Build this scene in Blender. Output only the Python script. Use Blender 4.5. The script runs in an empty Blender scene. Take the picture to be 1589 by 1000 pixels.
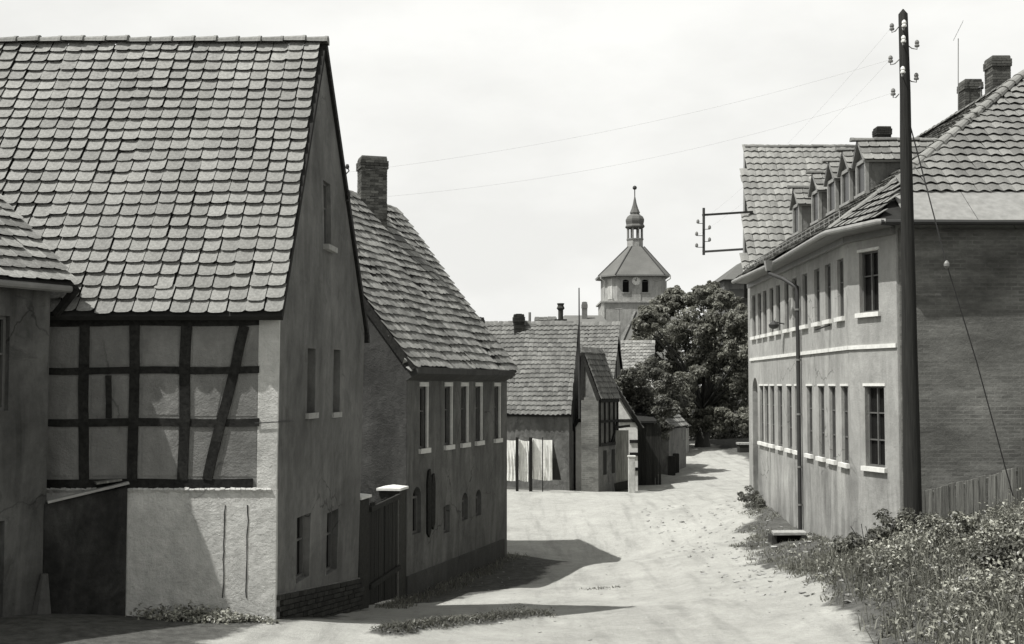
import bpy, bmesh, math, random
import numpy as np
from mathutils import Vector, Matrix

random.seed(7)
RNG = np.random.default_rng(11)
scene = bpy.context.scene
C = scene.collection
R = math.radians

# ------------------------------------------------------------------ camera
CAM = Vector((0.0, 0.0, 3.4))
FPX = 1900.0
TH = math.atan(98.0 / FPX)
cd = bpy.data.cameras.new('camera')
cam = bpy.data.objects.new('camera', cd)
C.objects.link(cam)
cam.location = CAM
cam.rotation_euler = (math.pi / 2 + TH, 0, 0)
cd.sensor_width = 36.0
cd.lens = 36.0 * FPX / 1589.0
cd.clip_start = 0.1
cd.clip_end = 4000
scene.camera = cam

# ------------------------------------------------------------------ light
SUN = Vector((0.54, 0.25, -1.0)).normalized()
to_sun = -SUN
elev = math.asin(to_sun.z)
ld = bpy.data.lights.new('sun', 'SUN')
ld.energy = 5.0
ld.angle = R(0.55)
ld.color = (1.0, 0.985, 0.955)
sun = bpy.data.objects.new('sun', ld)
C.objects.link(sun)
sun.location = (-20, -10, 40)
sun.rotation_euler = SUN.to_track_quat('-Z', 'Y').to_euler()

world = bpy.data.worlds.new('World')
scene.world = world
world.use_nodes = True
nt = world.node_tree
nt.nodes.clear()
wo = nt.nodes.new('ShaderNodeOutputWorld')
bg = nt.nodes.new('ShaderNodeBackground')
sky = nt.nodes.new('ShaderNodeTexSky')
sky.sky_type = 'NISHITA'
sky.sun_disc = False
sky.sun_elevation = elev
sky.sun_rotation = math.atan2(to_sun.x, to_sun.y)
sky.air_density = 1.0
sky.dust_density = 3.0
bw = nt.nodes.new('ShaderNodeRGBToBW')
tc = nt.nodes.new('ShaderNodeTexCoord')
mp = nt.nodes.new('ShaderNodeMapping')
mp.inputs['Scale'].default_value = (1.0, 1.0, 2.2)
nz = nt.nodes.new('ShaderNodeTexNoise')
nz.inputs['Scale'].default_value = 2.6
nz.inputs['Detail'].default_value = 7
nz.inputs['Roughness'].default_value = 0.55
cr = nt.nodes.new('ShaderNodeMapRange')
cr.inputs['From Min'].default_value = 0.38
cr.inputs['From Max'].default_value = 0.62
cr.inputs['To Min'].default_value = 0.0
cr.inputs['To Max'].default_value = 1.0
mx = nt.nodes.new('ShaderNodeMix')
mx.data_type = 'RGBA'
cmb = nt.nodes.new('ShaderNodeMix')
cmb.data_type = 'RGBA'
cmb.blend_type = 'MULTIPLY'
cmb.inputs['Factor'].default_value = 1.0
L = nt.links.new
L(sky.outputs[0], bw.inputs[0])
L(tc.outputs['Generated'], mp.inputs[0])
L(mp.outputs[0], nz.inputs['Vector'])
L(nz.outputs['Fac'], cr.inputs['Value'])
# clear sky at its own (panchromatic) brightness, thin bright cloud over most of it
cl = nt.nodes.new('ShaderNodeMath'); cl.operation = 'MULTIPLY'; cl.inputs[1].default_value = 0.24
L(cr.outputs[0], cl.inputs[0])
base = nt.nodes.new('ShaderNodeMath'); base.operation = 'ADD'; base.inputs[1].default_value = 0.76
L(cl.outputs[0], base.inputs[0])
# sky shaped to dim overhead so shade gets less fill, bright towards the horizon
sx = nt.nodes.new('ShaderNodeSeparateXYZ'); L(tc.outputs['Generated'], sx.inputs[0])
zdim = nt.nodes.new('ShaderNodeMapRange'); zdim.interpolation_type = 'SMOOTHSTEP'
zdim.inputs['From Min'].default_value = 0.22; zdim.inputs['From Max'].default_value = 0.85
zdim.inputs['To Min'].default_value = 1.0; zdim.inputs['To Max'].default_value = 0.12
L(sx.outputs['Z'], zdim.inputs['Value'])
hm_ = nt.nodes.new('ShaderNodeMath'); hm_.operation = 'MULTIPLY'
L(base.outputs[0], hm_.inputs[0]); L(zdim.outputs[0], hm_.inputs[1])
L(hm_.outputs[0], mx.inputs['Factor'])
L(bw.outputs[0], mx.inputs['A'])
mx.inputs['B'].default_value = (8.8, 8.8, 8.8, 1)
L(mx.outputs['Result'], cmb.inputs['A'])
cmb.inputs['B'].default_value = (1.0, 1.0, 0.97, 1)
L(cmb.outputs['Result'], bg.inputs['Color'])
bg.inputs['Strength'].default_value = 0.1
L(bg.outputs[0], wo.inputs[0])

scene.render.engine = 'CYCLES'
vs = scene.view_settings
vs.view_transform = 'Standard'
vs.look = 'None'
vs.exposure = 0.22
vs.gamma = 1.0
vs.use_curve_mapping = False

# ------------------------------------------------------------------ geometry helpers
ct, st = math.cos(TH), math.sin(TH)

def at(px, py, Y):
    """point on the photographed ray at ground distance Y"""
    a = (px - 794.5) / FPX
    b = (500.0 - py) / FPX
    dy = ct - st * b
    dz = st + ct * b
    k = Y / dy
    return Vector((a * k, Y, CAM.z + dz * k))

def zat(py, Y):
    return at(794.5, py, Y).z

def proj(p):
    d = p - CAM
    depth = d.y * ct + d.z * st
    up = -d.y * st + d.z * ct
    if depth < 0.1:
        return (-9999, -9999, depth)
    return (794.5 + FPX * d.x / depth, 500 - FPX * up / depth, depth)

def onray(px, A, B):
    """point on plan line A-B seen at column px (near eye level)"""
    a = (px - 794.5) / FPX / ct
    # A + t(B-A): x = a*y
    d = B - A
    t = (a * A.y - A.x) / (d.x - a * d.y)
    return Vector((A.x + t * d.x, A.y + t * d.y, 0))

WM = {}

def link(o, parent=None, W=None):
    C.objects.link(o)
    if W is None:
        W = WM[parent] if parent is not None else Matrix.Identity(4)
    WM[o] = W.copy()
    if parent is not None:
        o.parent = parent
        o.matrix_basis = WM[parent].inverted() @ W
    else:
        o.matrix_basis = W
    return o

def tag(o, label, cat, group=None, kind=None):
    if label: o['label'] = label
    if cat: o['category'] = cat
    if group: o['group'] = group
    if kind: o['kind'] = kind
    return o

def thing(name, label, cat, loc, group=None):
    o = bpy.data.objects.new(name, None)
    o.empty_display_size = 0.3
    link(o, None, Matrix.Translation(Vector(loc)))
    return tag(o, label, cat, group)

def vnoise(x, y, s, seed=0):
    x = np.asarray(x, float) / s; y = np.asarray(y, float) / s
    xi = np.floor(x).astype(np.int64); yi = np.floor(y).astype(np.int64)
    fx = x - xi; fy = y - yi
    fx = fx * fx * (3 - 2 * fx); fy = fy * fy * (3 - 2 * fy)
    def h(a, b):
        n = (a * 374761393 + b * 668265263 + seed * 1442695041) & 0x7fffffff
        n = ((n ^ (n >> 13)) * 1274126177) & 0x7fffffff
        return ((n ^ (n >> 16)) & 0xffff) / 65535.0
    return (h(xi, yi) * (1 - fx) + h(xi + 1, yi) * fx) * (1 - fy) + (h(xi, yi + 1) * (1 - fx) + h(xi + 1, yi + 1) * fx) * fy

class MB:
    def __init__(s):
        s.v = []; s.f = []
    def add(s, vs_, fs_):
        b = len(s.v)
        s.v += [Vector(v) for v in vs_]
        s.f += [tuple(b + i for i in f) for f in fs_]
        return s
    def box(s, c, d, M=None):
        c = Vector(c); x, y, z = d[0] / 2, d[1] / 2, d[2] / 2
        vs_ = [Vector((i * x, j * y, k * z)) + c for k in (-1, 1) for j in (-1, 1) for i in (-1, 1)]
        if M is not None: vs_ = [M @ v for v in vs_]
        return s.add(vs_, [(0, 2, 3, 1), (4, 5, 7, 6), (0, 1, 5, 4), (2, 6, 7, 3), (0, 4, 6, 2), (1, 3, 7, 5)])
    def beam(s, a, b, w, t, up=Vector((0, 0, 1))):
        a = Vector(a); b = Vector(b); d = b - a; L_ = d.length; d.normalize()
        side = d.cross(up)
        if side.length < 1e-4: side = d.cross(Vector((0, 1, 0)))
        side.normalize(); u2 = side.cross(d)
        M = Matrix((( side.x, d.x, u2.x, a.x), (side.y, d.y, u2.y, a.y), (side.z, d.z, u2.z, a.z), (0, 0, 0, 1)))
        return s.box((0, L_ / 2, 0), (w, L_, t), M)
    def tube(s, pts, r, n=8, cap=True):
        pts = [Vector(p) for p in pts]
        rr = r if isinstance(r, (list, tuple)) else [r] * len(pts)
        b = len(s.v)
        prev = None
        for i, p in enumerate(pts):
            d = (pts[min(i + 1, len(pts) - 1)] - pts[max(i - 1, 0)])
            if d.length < 1e-9: d = Vector((0, 0, 1))
            d.normalize()
            if prev is None:
                a = Vector((1, 0, 0)) if abs(d.x) < 0.8 else Vector((0, 1, 0))
                a = (a - d * a.dot(d)).normalized()
            else:
                a = (prev - d * prev.dot(d)).normalized()
            prev = a
            c = d.cross(a)
            for k in range(n):
                t = 2 * math.pi * k / n
                s.v.append(p + (a * math.cos(t) + c * math.sin(t)) * rr[i])
        for i in range(len(pts) - 1):
            for k in range(n):
                k2 = (k + 1) % n
                s.f.append((b + i * n + k, b + i * n + k2, b + (i + 1) * n + k2, b + (i + 1) * n + k))
        if cap:
            s.f.append(tuple(b + k for k in range(n))[::-1])
            s.f.append(tuple(b + (len(pts) - 1) * n + k for k in range(n)))
        return s
    def prism(s, poly, vec):
        poly = [Vector(p) for p in poly]; vec = Vector(vec); n = len(poly)
        return s.add(poly + [p + vec for p in poly],
                     [tuple(range(n))[::-1], tuple(range(n, 2 * n))] + [(i, (i + 1) % n, n + (i + 1) % n, n + i) for i in range(n)])
    def hull(s, pts, bevel=0):
        bm = bmesh.new()
        for p in pts: bm.verts.new(p)
        g = bmesh.ops.convex_hull(bm, input=bm.verts[:])
        dead = [e for e in g['geom_interior'] + g['geom_unused'] if isinstance(e, bmesh.types.BMVert)]
        if dead: bmesh.ops.delete(bm, geom=list(set(dead)), context='VERTS')
        bmesh.ops.dissolve_limit(bm, angle_limit=0.01, verts=bm.verts[:], edges=bm.edges[:])
        bmesh.ops.recalc_face_normals(bm, faces=bm.faces[:])
        if bevel: bmesh.ops.bevel(bm, geom=bm.edges[:], offset=bevel, segments=2, affect='EDGES', profile=0.5)
        bm.verts.ensure_lookup_table()
        b = len(s.v)
        s.v += [v.co.copy() for v in bm.verts]
        s.f += [tuple(b + v.index for v in f.verts) for f in bm.faces]
        bm.free()
        return s
    def lathe(s, c, prof, n=16, arc=None):
        c = Vector(c); b = len(s.v)
        for r, z in prof:
            for k in range(n):
                t = 2 * math.pi * (k + 0.5) / n
                s.v.append(c + Vector((r * math.cos(t), r * math.sin(t), z)))
        for i in range(len(prof) - 1):
            for k in range(n):
                k2 = (k + 1) % n
                s.f.append((b + i * n + k, b + i * n + k2, b + (i + 1) * n + k2, b + (i + 1) * n + k))
        s.f.append(tuple(b + k for k in range(n))[::-1])
        s.f.append(tuple(b + (len(prof) - 1) * n + k for k in range(n)))
        return s
    def mesh(s, name, mat, off=Vector((0, 0, 0)), fix=True, smooth=False):
        me = bpy.data.meshes.new(name)
        me.from_pydata([tuple(v - off) for v in s.v], [], s.f)
        if fix:
            bm = bmesh.new(); bm.from_mesh(me)
            bmesh.ops.recalc_face_normals(bm, faces=bm.faces[:])
            bm.to_mesh(me); bm.free()
        if smooth: me.shade_smooth()
        me.materials.append(mat)
        me.update()
        return me
    def build(s, name, mat, parent=None, smooth=False, label=None, cat=None, group=None, kind=None, loc=None):
        W = WM[parent] if parent is not None else Matrix.Translation(Vector(loc) if loc is not None else Vector((0, 0, 0)))
        inv = W.inverted()
        s2 = MB(); s2.v = [inv @ v for v in s.v]; s2.f = s.f
        o = bpy.data.objects.new(name, s2.mesh(name, mat, smooth=smooth))
        link(o, parent, W)
        return tag(o, label, cat, group, kind)

def fast_mesh(name, verts, loops, loop_start, loop_total, mat, smooth=False):
    me = bpy.data.meshes.new(name)
    me.vertices.add(len(verts)); me.vertices.foreach_set('co', np.asarray(verts, np.float32).ravel())
    me.loops.add(len(loops)); me.loops.foreach_set('vertex_index', np.asarray(loops, np.int32))
    me.polygons.add(len(loop_start)); me.polygons.foreach_set('loop_start', np.asarray(loop_start, np.int32))
    try: me.polygons.foreach_set('loop_total', np.asarray(loop_total, np.int32))
    except Exception: pass
    if smooth: me.polygons.foreach_set('use_smooth', np.ones(len(loop_start), bool))
    me.materials.append(mat)
    me.update(calc_edges=True)
    return me

def carve(obj, cut):
    if not cut.v: return
    inv = WM[obj].inverted()
    c2 = MB(); c2.v = [inv @ v for v in cut.v]; c2.f = cut.f
    me = c2.mesh('cutter', obj.data.materials[0])
    co = bpy.data.objects.new('cutter', me)
    C.objects.link(co)
    bpy.context.view_layer.update()
    co.matrix_world = obj.matrix_world
    m = obj.modifiers.new('b', 'BOOLEAN'); m.operation = 'DIFFERENCE'; m.solver = 'EXACT'; m.object = co
    bpy.context.view_layer.update()
    dg = bpy.context.evaluated_depsgraph_get()
    nm = bpy.data.meshes.new_from_object(obj.evaluated_get(dg))
    obj.modifiers.remove(m)
    if len(nm.polygons) > 4: obj.data = nm
    bpy.data.objects.remove(co)

# ------------------------------------------------------------------ materials
def g(v, warm=0.955):
    return (v, v * 1.0, v * warm, 1)

class Mat:
    def __init__(s, name, rough=0.9, spec=0.2):
        s.m = bpy.data.materials.new(name); s.m.use_nodes = True
        s.t = s.m.node_tree; s.b = s.t.nodes['Principled BSDF']
        s.b.inputs['Roughness'].default_value = rough
        s.b.inputs['Specular IOR Level'].default_value = spec
        s.tc = s.t.nodes.new('ShaderNodeTexCoord')
    def L(s, a, b): s.t.links.new(a, b)
    def map(s, scale, kind='Object'):
        m = s.t.nodes.new('ShaderNodeMapping'); m.inputs['Scale'].default_value = scale
        s.L(s.tc.outputs[kind], m.inputs[0]); return m.outputs[0]
    def noise(s, scale=1, detail=6, rough=0.6, sc=(1, 1, 1), dist=0.0):
        n = s.t.nodes.new('ShaderNodeTexNoise')
        n.inputs['Scale'].default_value = scale; n.inputs['Detail'].default_value = detail
        n.inputs['Roughness'].default_value = rough; n.inputs['Distortion'].default_value = dist
        s.L(s.map(sc), n.inputs['Vector']); return n.outputs['Fac']
    def rng(s, v, a, b, lo, hi):
        r = s.t.nodes.new('ShaderNodeMapRange')
        for k, x in zip(('From Min', 'From Max', 'To Min', 'To Max'), (a, b, lo, hi)): r.inputs[k].default_value = x
        s.L(v, r.inputs['Value']); return r.outputs[0]
    def math(s, op, a, b=None):
        n = s.t.nodes.new('ShaderNodeMath'); n.operation = op
        for i, x in enumerate((a, b)):
            if x is None: continue
            if isinstance(x, (int, float)): n.inputs[i].default_value = x
            else: s.L(x, n.inputs[i])
        return n.outputs[0]
    def col(s, base, factors, warm=0.955):
        """base grey times product of factor sockets"""
        v = None
        for f in factors:
            v = f if v is None else s.math('MULTIPLY', v, f)
        v = s.math('MULTIPLY', v, base) if v is not None else None
        c = s.t.nodes.new('ShaderNodeCombineColor')
        if v is None:
            s.b.inputs['Base Color'].default_value = g(base, warm); return
        s.L(v, c.inputs[0]); s.L(v, c.inputs[1]); s.L(s.math('MULTIPLY', v, warm), c.inputs[2])
        s.L(c.outputs[0], s.b.inputs['Base Color'])
    def bump(s, h, strength=0.5, dist=0.02):
        b = s.t.nodes.new('ShaderNodeBump'); b.inputs['Strength'].default_value = strength; b.inputs['Distance'].default_value = dist
        s.L(h, b.inputs['Height'])
        s.L(b.outputs[0], s.b.inputs['Normal'])
    def rand(s):
        oi = s.t.nodes.new('ShaderNodeObjectInfo'); ge = s.t.nodes.new('ShaderNodeNewGeometry')
        return s.math('FRACT', s.math('ADD', oi.outputs['Random'], ge.outputs['Random Per Island']))

def plaster(name, v, blotch=0.35, streak=0.2, bump=0.6, patch=0.0, fine=0.12, warm=0.95, runs=None):
    m = Mat(name)
    f = [m.rng(m.noise(0.55, 8, 0.65), 0.3, 0.7, 1 - blotch, 1 + blotch * 0.6),
         m.rng(m.noise(1.0, 7, 0.62, (2.0, 2.0, 0.5), 1.2), 0.35, 0.7, 1 + streak * 0.5, 1 - streak),
         m.rng(m.noise(9, 6, 0.7), 0.3, 0.7, 1 - fine, 1 + fine)]
    if patch:
        f.append(m.rng(m.noise(1.1, 9, 0.7, dist=0.6), 0.56, 0.60, 1, 1 - patch))
    # hairline cracks, only in places
    vo = m.t.nodes.new('ShaderNodeTexVoronoi'); vo.feature = 'DISTANCE_TO_EDGE'; vo.inputs['Scale'].default_value = 0.55
    ns = m.t.nodes.new('ShaderNodeTexNoise'); ns.inputs['Scale'].default_value = 2.2; ns.inputs['Detail'].default_value = 6
    m.L(m.tc.outputs['Object'], ns.inputs['Vector'])
    va = m.t.nodes.new('ShaderNodeMixRGB'); va.blend_type = 'ADD'; va.inputs[0].default_value = 0.55
    m.L(m.tc.outputs['Object'], va.inputs[1]); m.L(ns.outputs['Color'], va.inputs[2]); m.L(va.outputs[0], vo.inputs['Vector'])
    ck = m.math('MULTIPLY', m.rng(vo.outputs['Distance'], 0.003, 0.011, 0.5, 0.0), m.rng(m.noise(0.4, 4, .6), .5, .6, 0, 1))
    f.append(m.math('SUBTRACT', 1.0, ck))
    if runs:   # dirty run marks washed down below a given height
        sp = m.t.nodes.new('ShaderNodeSeparateXYZ'); m.L(m.tc.outputs['Object'], sp.inputs[0])
        k = m.rng(sp.outputs['Z'], runs[0], runs[1], 0, 1)
        k = m.math('MULTIPLY', k, m.rng(m.noise(1.0, 6, .6, (1.6, 1.6, .35), .4), .44, .66, 0, runs[2]))
        f.append(m.math('SUBTRACT', 1.0, k))
        f.append(m.math('SUBTRACT', 1.0, m.rng(m.noise(2.0, 3, .5, (.5, .5, .5), 2.5), .497, .503, .0, .0)))
    m.col(v, f, warm)
    h = m.math('ADD', m.math('MULTIPLY', m.noise(3.0, 6, 0.6), 2.2), m.noise(26, 6, 0.75))
    m.bump(h, bump, 0.03)
    return m.m

def tile_mat(name, v, var=0.35, lichen=0.25, warm=0.94):
    m = Mat(name, 0.85, 0.25)
    r = m.rand()
    f = [m.rng(r, 0, 1, 1 - var, 1 + var * 0.8), m.rng(m.noise(0.5, 5, 0.6), 0.3, 0.7, 0.82, 1.16), m.rng(m.noise(22, 6, 0.7), 0.35, 0.65, 1 - lichen, 1 + lichen * 0.7)]
    m.col(v, f, warm)
    m.bump(m.noise(40, 5, 0.7), 0.35, 0.01)
    return m.m

def wood(name, v, sc=(14, 14, 0.8), var=0.5, rough=0.85, warm=0.92):
    m = Mat(name, rough, 0.15)
    n = m.noise(2.0, 8, 0.7, sc)
    m.col(v, [m.rng(n, 0.3, 0.7, 1 - var, 1 + var), m.rng(m.rand(), 0, 1, 0.75, 1.25)], warm)
    m.bump(n, 0.5, 0.02)
    return m.m

def plain(name, v, rough=0.6, spec=0.3, metal=0.0, var=0.15, warm=0.95):
    m = Mat(name, rough, spec)
    m.b.inputs['Metallic'].default_value = metal
    m.col(v, [m.rng(m.noise(6, 5, 0.6), 0.3, 0.7, 1 - var, 1 + var)], warm)
    return m.m

def leafmat(name, v, var=0.5, trans=0.35, rough=0.5, spec=0.4, warm=0.85):
    m = Mat(name, rough, spec)
    ge = m.t.nodes.new('ShaderNodeNewGeometry')
    f = m.rng(ge.outputs['Random Per Island'], 0, 1, 1 - var, 1 + var)
    m.col(v, [f, m.rng(m.noise(1.2, 3, 0.5), 0.35, 0.65, 0.7, 1.3)], warm)
    tr = m.t.nodes.new('ShaderNodeBsdfTranslucent'); tr.inputs['Color'].default_value = g(v * 1.3, warm)
    mixs = m.t.nodes.new('ShaderNodeMixShader'); mixs.inputs[0].default_value = trans
    out = m.t.nodes['Material Output']
    m.L(m.b.outputs[0], mixs.inputs[1]); m.L(tr.outputs[0], mixs.inputs[2]); m.L(mixs.outputs[0], out.inputs[0])
    return m.m

def brickmat(name, v, var=0.45):
    m = Mat(name, 0.95, 0.1)
    m.col(v, [m.rng(m.rand(), 0, 1, 1 - var, 1 + var), m.rng(m.noise(14, 6, 0.7), 0.3, 0.7, 0.7, 1.3)], 0.92)
    m.bump(m.noise(60, 5, 0.7), 0.5, 0.01)
    return m.m

def masonry(name, v, sc=1.0, mortar=1.35, bump=0.5, rough_plaster=0.5):
    """brickwork too fine to pick apart, half hidden under old render; courses follow world height"""
    m = Mat(name, 0.95, 0.1)
    t = m.t
    mpn = t.nodes.new('ShaderNodeMapping'); mpn.inputs['Rotation'].default_value = (math.pi / 2, 0, 0)
    m.L(m.tc.outputs['Object'], mpn.inputs[0])
    b = t.nodes.new('ShaderNodeTexBrick')
    b.inputs['Scale'].default_value = 1.0
    b.inputs['Brick Width'].default_value = 0.27 * sc; b.inputs['Row Height'].default_value = 0.082 * sc
    b.inputs['Mortar Size'].default_value = 0.012
    b.inputs['Color1'].default_value = (0.75, 0.75, 0.75, 1); b.inputs['Color2'].default_value = (1.25, 1.25, 1.25, 1)
    b.inputs['Mortar'].default_value = (mortar, mortar, mortar, 1)
    m.L(mpn.outputs[0], b.inputs['Vector'])
    bwn = t.nodes.new('ShaderNodeRGBToBW'); m.L(b.outputs['Color'], bwn.inputs[0])
    cover = m.rng(m.noise(0.6, 9, 0.7, dist=0.4), 0.40, 0.58, 0.2, 0.97)
    mixn = t.nodes.new('ShaderNodeMix'); m.L(cover, mixn.inputs['Factor']); m.L(bwn.outputs[0], mixn.inputs['A']); mixn.inputs['B'].default_value = 0.95
    f = [mixn.outputs['Result'], m.rng(m.noise(0.35, 8, 0.65, (1, 1, 2.2)), 0.3, 0.7, 0.5, 1.5), m.rng(m.noise(0.9, 8, 0.7, (.5, .5, 3.0), .5), 0.35, 0.7, .75, 1.25), m.rng(m.noise(7, 6, 0.7, (1, 1, 2.5)), 0.3, 0.7, 0.8, 1.2)]
    m.col(v, f, 0.93)
    m.bump(m.math('ADD', m.math('MULTIPLY', mixn.outputs['Result'], -0.6), m.noise(16, 6, 0.7)), bump, 0.02)
    return m.m

M = dict(
    lime=plaster('whitewashed_plaster', 0.50, 0.22, 0.12, 1.0, 0.0, 0.15),
    panel=plaster('infill_plaster', 0.19, 0.35, 0.2, 0.8),
    gable=plaster('grey_render', 0.15, 0.5, 0.25, 0.6, 0.14, 0.12),
    fore=plaster('dark_stained_render', 0.11, 0.55, 0.45, 0.7, 0.25),
    midf=plaster('mid_grey_render', 0.125, 0.35, 0.4, 0.6, 0.12),
    midg=plaster('shade_darkened_render', 0.06, 0.5, 0.3, 0.7, 0.2),
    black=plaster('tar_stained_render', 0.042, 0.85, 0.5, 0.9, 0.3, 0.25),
    base_mid=plaster('dark_plinth_render', 0.062, 0.3, 0.2, 0.5),
    right=plaster('pale_render', 0.32, 0.28, 0.2, 0.4, 0.0, 0.07, runs=(1.75, 1.2, .45)),
    side=masonry('old_side_masonry', 0.135),
    farwall=plaster('far_render', 0.16, 0.4, 0.4, 0.6, 0.25),
    farpale=plaster('far_pale_render', 0.42, 0.25, 0.3, 0.5),
    white=plain('white_painted_stone', 0.62, 0.8, 0.2),
    cream=plain('pale_joinery', 0.5, 0.6, 0.3),
    tileA=tile_mat('weathered_pantile', 0.225, 0.17, 0.3),
    tileB=tile_mat('rough_old_tile', 0.225, 0.45, 0.35),
    tileW=tile_mat('pale_wing_tile', 0.235, 0.2, 0.2),
    tileE=tile_mat('grey_cottage_tile', 0.15, 0.3, 0.25),
    tower=plaster('tower_render', 0.31, 0.3, 0.25, 0.5),
    tileC=tile_mat('lichened_tile', 0.185, 0.3, 0.25),
    tileD=tile_mat('dark_far_tile', 0.22, 0.35, 0.25),
    slate=tile_mat('slate', 0.13, 0.25, 0.15),
    deck=plain('roof_battens', 0.03, 0.95, 0.05),
    timber=wood('black_timber', 0.017, (7, 7, 7), 0.7),
    gate=wood('dark_gate_wood', 0.024, (18, 18, 0.9), 0.5),
    plank=wood('weathered_plank', 0.17, (16, 16, 0.7), 0.65),
    pole=wood('tarred_pole', 0.021, (22, 22, 0.5), 0.6),
    zinc=plain('zinc_sheet', 0.23, 0.55, 0.4, 0.0, 0.2),
    iron=plain('dark_iron', 0.03, 0.6, 0.4),
    gutter=plain('gutter_metal', 0.16, 0.5, 0.5),
    porcelain=plain('porcelain', 0.75, 0.2, 0.6),
    glass=plain('dark_window_glass', 0.012, 0.25, 0.25, 0.0, 0.1),
    dark=plain('dark_interior', 0.012, 0.9, 0.05),
    frame=plain('window_paint', 0.10, 0.6, 0.3),
    brick=brickmat('brick', 0.085),
    mortar=plain('mortar', 0.16, 0.95, 0.05, 0, 0.3),
    sooty=brickmat('sooty_brick', 0.035, 0.3),
    stone=plaster('stone', 0.34, 0.3, 0.2, 0.8),
    cloth=plain('pale_sheet', 0.8, 0.9, 0.1, 0, 0.12),
    bark=wood('bark', 0.05, (8, 8, 1.5), 0.5),
    leafT=leafmat('tree_leaf', 0.17, 0.6, 0.4),
    leafD=leafmat('dark_shrub_leaf', 0.10, 0.6, 0.3),
    leafW=leafmat('weed_leaf', 0.19, 0.8, 0.15, 0.42, 0.55),
    grass=leafmat('grass_blade', 0.15, 0.6, 0.3, 0.6, 0.3),
)

# ------------------------------------------------------------------ ground height
GP = [(-9,12,.5),(-3,12,.35),(3,10,.5),(0,16,0.0),(3,16,0.0),(-3.5,16,.06),(-6.2,16.5,.25),(-3.45,18,.0),(-7,18,.12),(0,0,1.8),(6,0,1.9),(-6,0,1.9),
      (0,6,1.1),(5,6,1.2),(-5,6,1.2),(-3.0,23.8,-.93),(-1.5,21,-.6),(1,21,-.52),(3.5,20,-.25),(-2.33,27.3,-1.28),(0,27,-1.15),(3,27,-1.0),(-.1,34.3,-1.34),(2.2,23.4,-.8),(3,35.6,-1.68),(1.2,34.8,-1.5),(1,31,-1.36),(0,38,-1.35),
      (5.5,31,-.65),(7.7,32.5,-.48),(7.85,37,-.32),(8.1,26,0),(8,40,-.35),(0,42,-1.0),(4,43.5,-.8),(2,47,-.75),(-1,47,-.75),(6,47,-.72),(5,53,-1.2),(2,53,-1.1),
      (5.5,58,-1.25),(9,62,-1.0),(8,75,-.8),(8,86,-.7),(12,86,-.5),(8,102,.2),(0,130,1.2),(-40,60,0),(50,60,1.5),(-60,20,1),(70,20,3),(-2,52,-.75),(-8,52,-.6),
      (6.5,16,.55),(6.7,20,.65),(10,24,.85),(9,22,.85),(12,20,1.25),(10,14,1.4),(8,12,1.3),(4.9,16,.06),(5.0,20,-.1),(5.6,26,-.5),(6.6,28,-.45),(7.2,25,.0),(6.8,22.4,.3),
      (60,130,3),(-60,130,2),(8.5,23.5,.5),(16,26,1.1)]
ER = np.array([(0,3.9),(10,4.2),(16,4.45),(20,4.75),(26,5.3),(31,5.5),(36,6.6),(40,7.4),(46,8.5),(60,12.5),(90,13.0),(2000,13)])
EL = np.array([(0,-4.6),(12,-4.6),(16,-4.0),(17.2,-3.7),(18,-3.1),(25.2,-2.8),(26.6,-1.2),(28,-.3),(31,.9),(34.3,1.5),(35.6,-3),(47,-3.5),(50,1.2),(58,4.6),(66,5.6),(90,5),(2000,5)])  # left edge of dark soil, widened so its colour deepens the house shadows
GPa = np.array(GP, float)
def _solve():
    n = len(GPa)
    D = np.sqrt(((GPa[:, None, :2] - GPa[None, :, :2]) ** 2).sum(-1) + 0.05)
    A = np.zeros((n + 3, n + 3)); A[:n, :n] = D
    A[:n, n] = 1; A[:n, n + 1:] = GPa[:, :2]; A[n, :n] = 1; A[n + 1:, :n] = GPa[:, :2].T
    return np.linalg.solve(A, np.concatenate([GPa[:, 2], np.zeros(3)]))
GW = _solve()
def band(x, y):
    """weedy ridge of earth along the left side of the track"""
    ax, ay, bx, by = -1.7, 17.1, 0.45, 20.4
    t = np.clip(((x - ax) * (bx - ax) + (y - ay) * (by - ay)) / ((bx - ax) ** 2 + (by - ay) ** 2), 0, 1)
    d = np.hypot(x - ax - t * (bx - ax), y - ay - t * (by - ay))
    return np.exp(-(d / 0.30) ** 2)
def gz_arr(x, y):
    x = np.asarray(x, float); y = np.asarray(y, float); shp = x.shape
    x = x.ravel(); y = y.ravel()
    xc = np.clip(x, -60, 70); yc = np.clip(y, -5, 130)
    out = np.full(x.shape, GW[len(GPa)]) + GW[len(GPa) + 1] * xc + GW[len(GPa) + 2] * yc
    for i, (a, b, _) in enumerate(GP):
        out += GW[i] * np.sqrt((xc - a) ** 2 + (yc - b) ** 2 + 0.05)
    near = np.exp(-np.maximum(0, np.hypot(x - 2, y - 25) - 30) / 25)
    out += near * (0.05 * (vnoise(x, y, 1.7, 3) - .5) + 0.02 * (vnoise(x, y, 0.5, 5) - .5))
    # weedy hump beside the cart track, left foreground
    out += 0.13 * band(x, y)
    # wheel ruts along the track
    xc = np.interp(y, [0, 10, 20, 27, 34, 42, 50, 64, 90], [0.5, 1.0, 2.0, 2.8, 3.8, 5.3, 6.6, 9.2, 9.0]) + .15 * np.sin(y * .35)
    fade = np.clip((vnoise(x, y, 2.3, 61) - .25) * 1.8, 0, 1) * near
    for o_ in (-.72, .72, 1.5): out += fade * (-0.035 * np.exp(-((x - xc - o_) / .13) ** 2) + 0.014 * np.exp(-((x - xc - o_ - .3) / .12) ** 2))
    out += near * np.clip((x - np.interp(y, ER[:, 0], ER[:, 1]) + .6) / .8, 0, 1) * .07 * (vnoise(x, y, .28, 62) - .4)
    return out.reshape(shp)
def gz(x, y): return float(gz_arr(np.array([x]), np.array([y]))[0])

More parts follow.
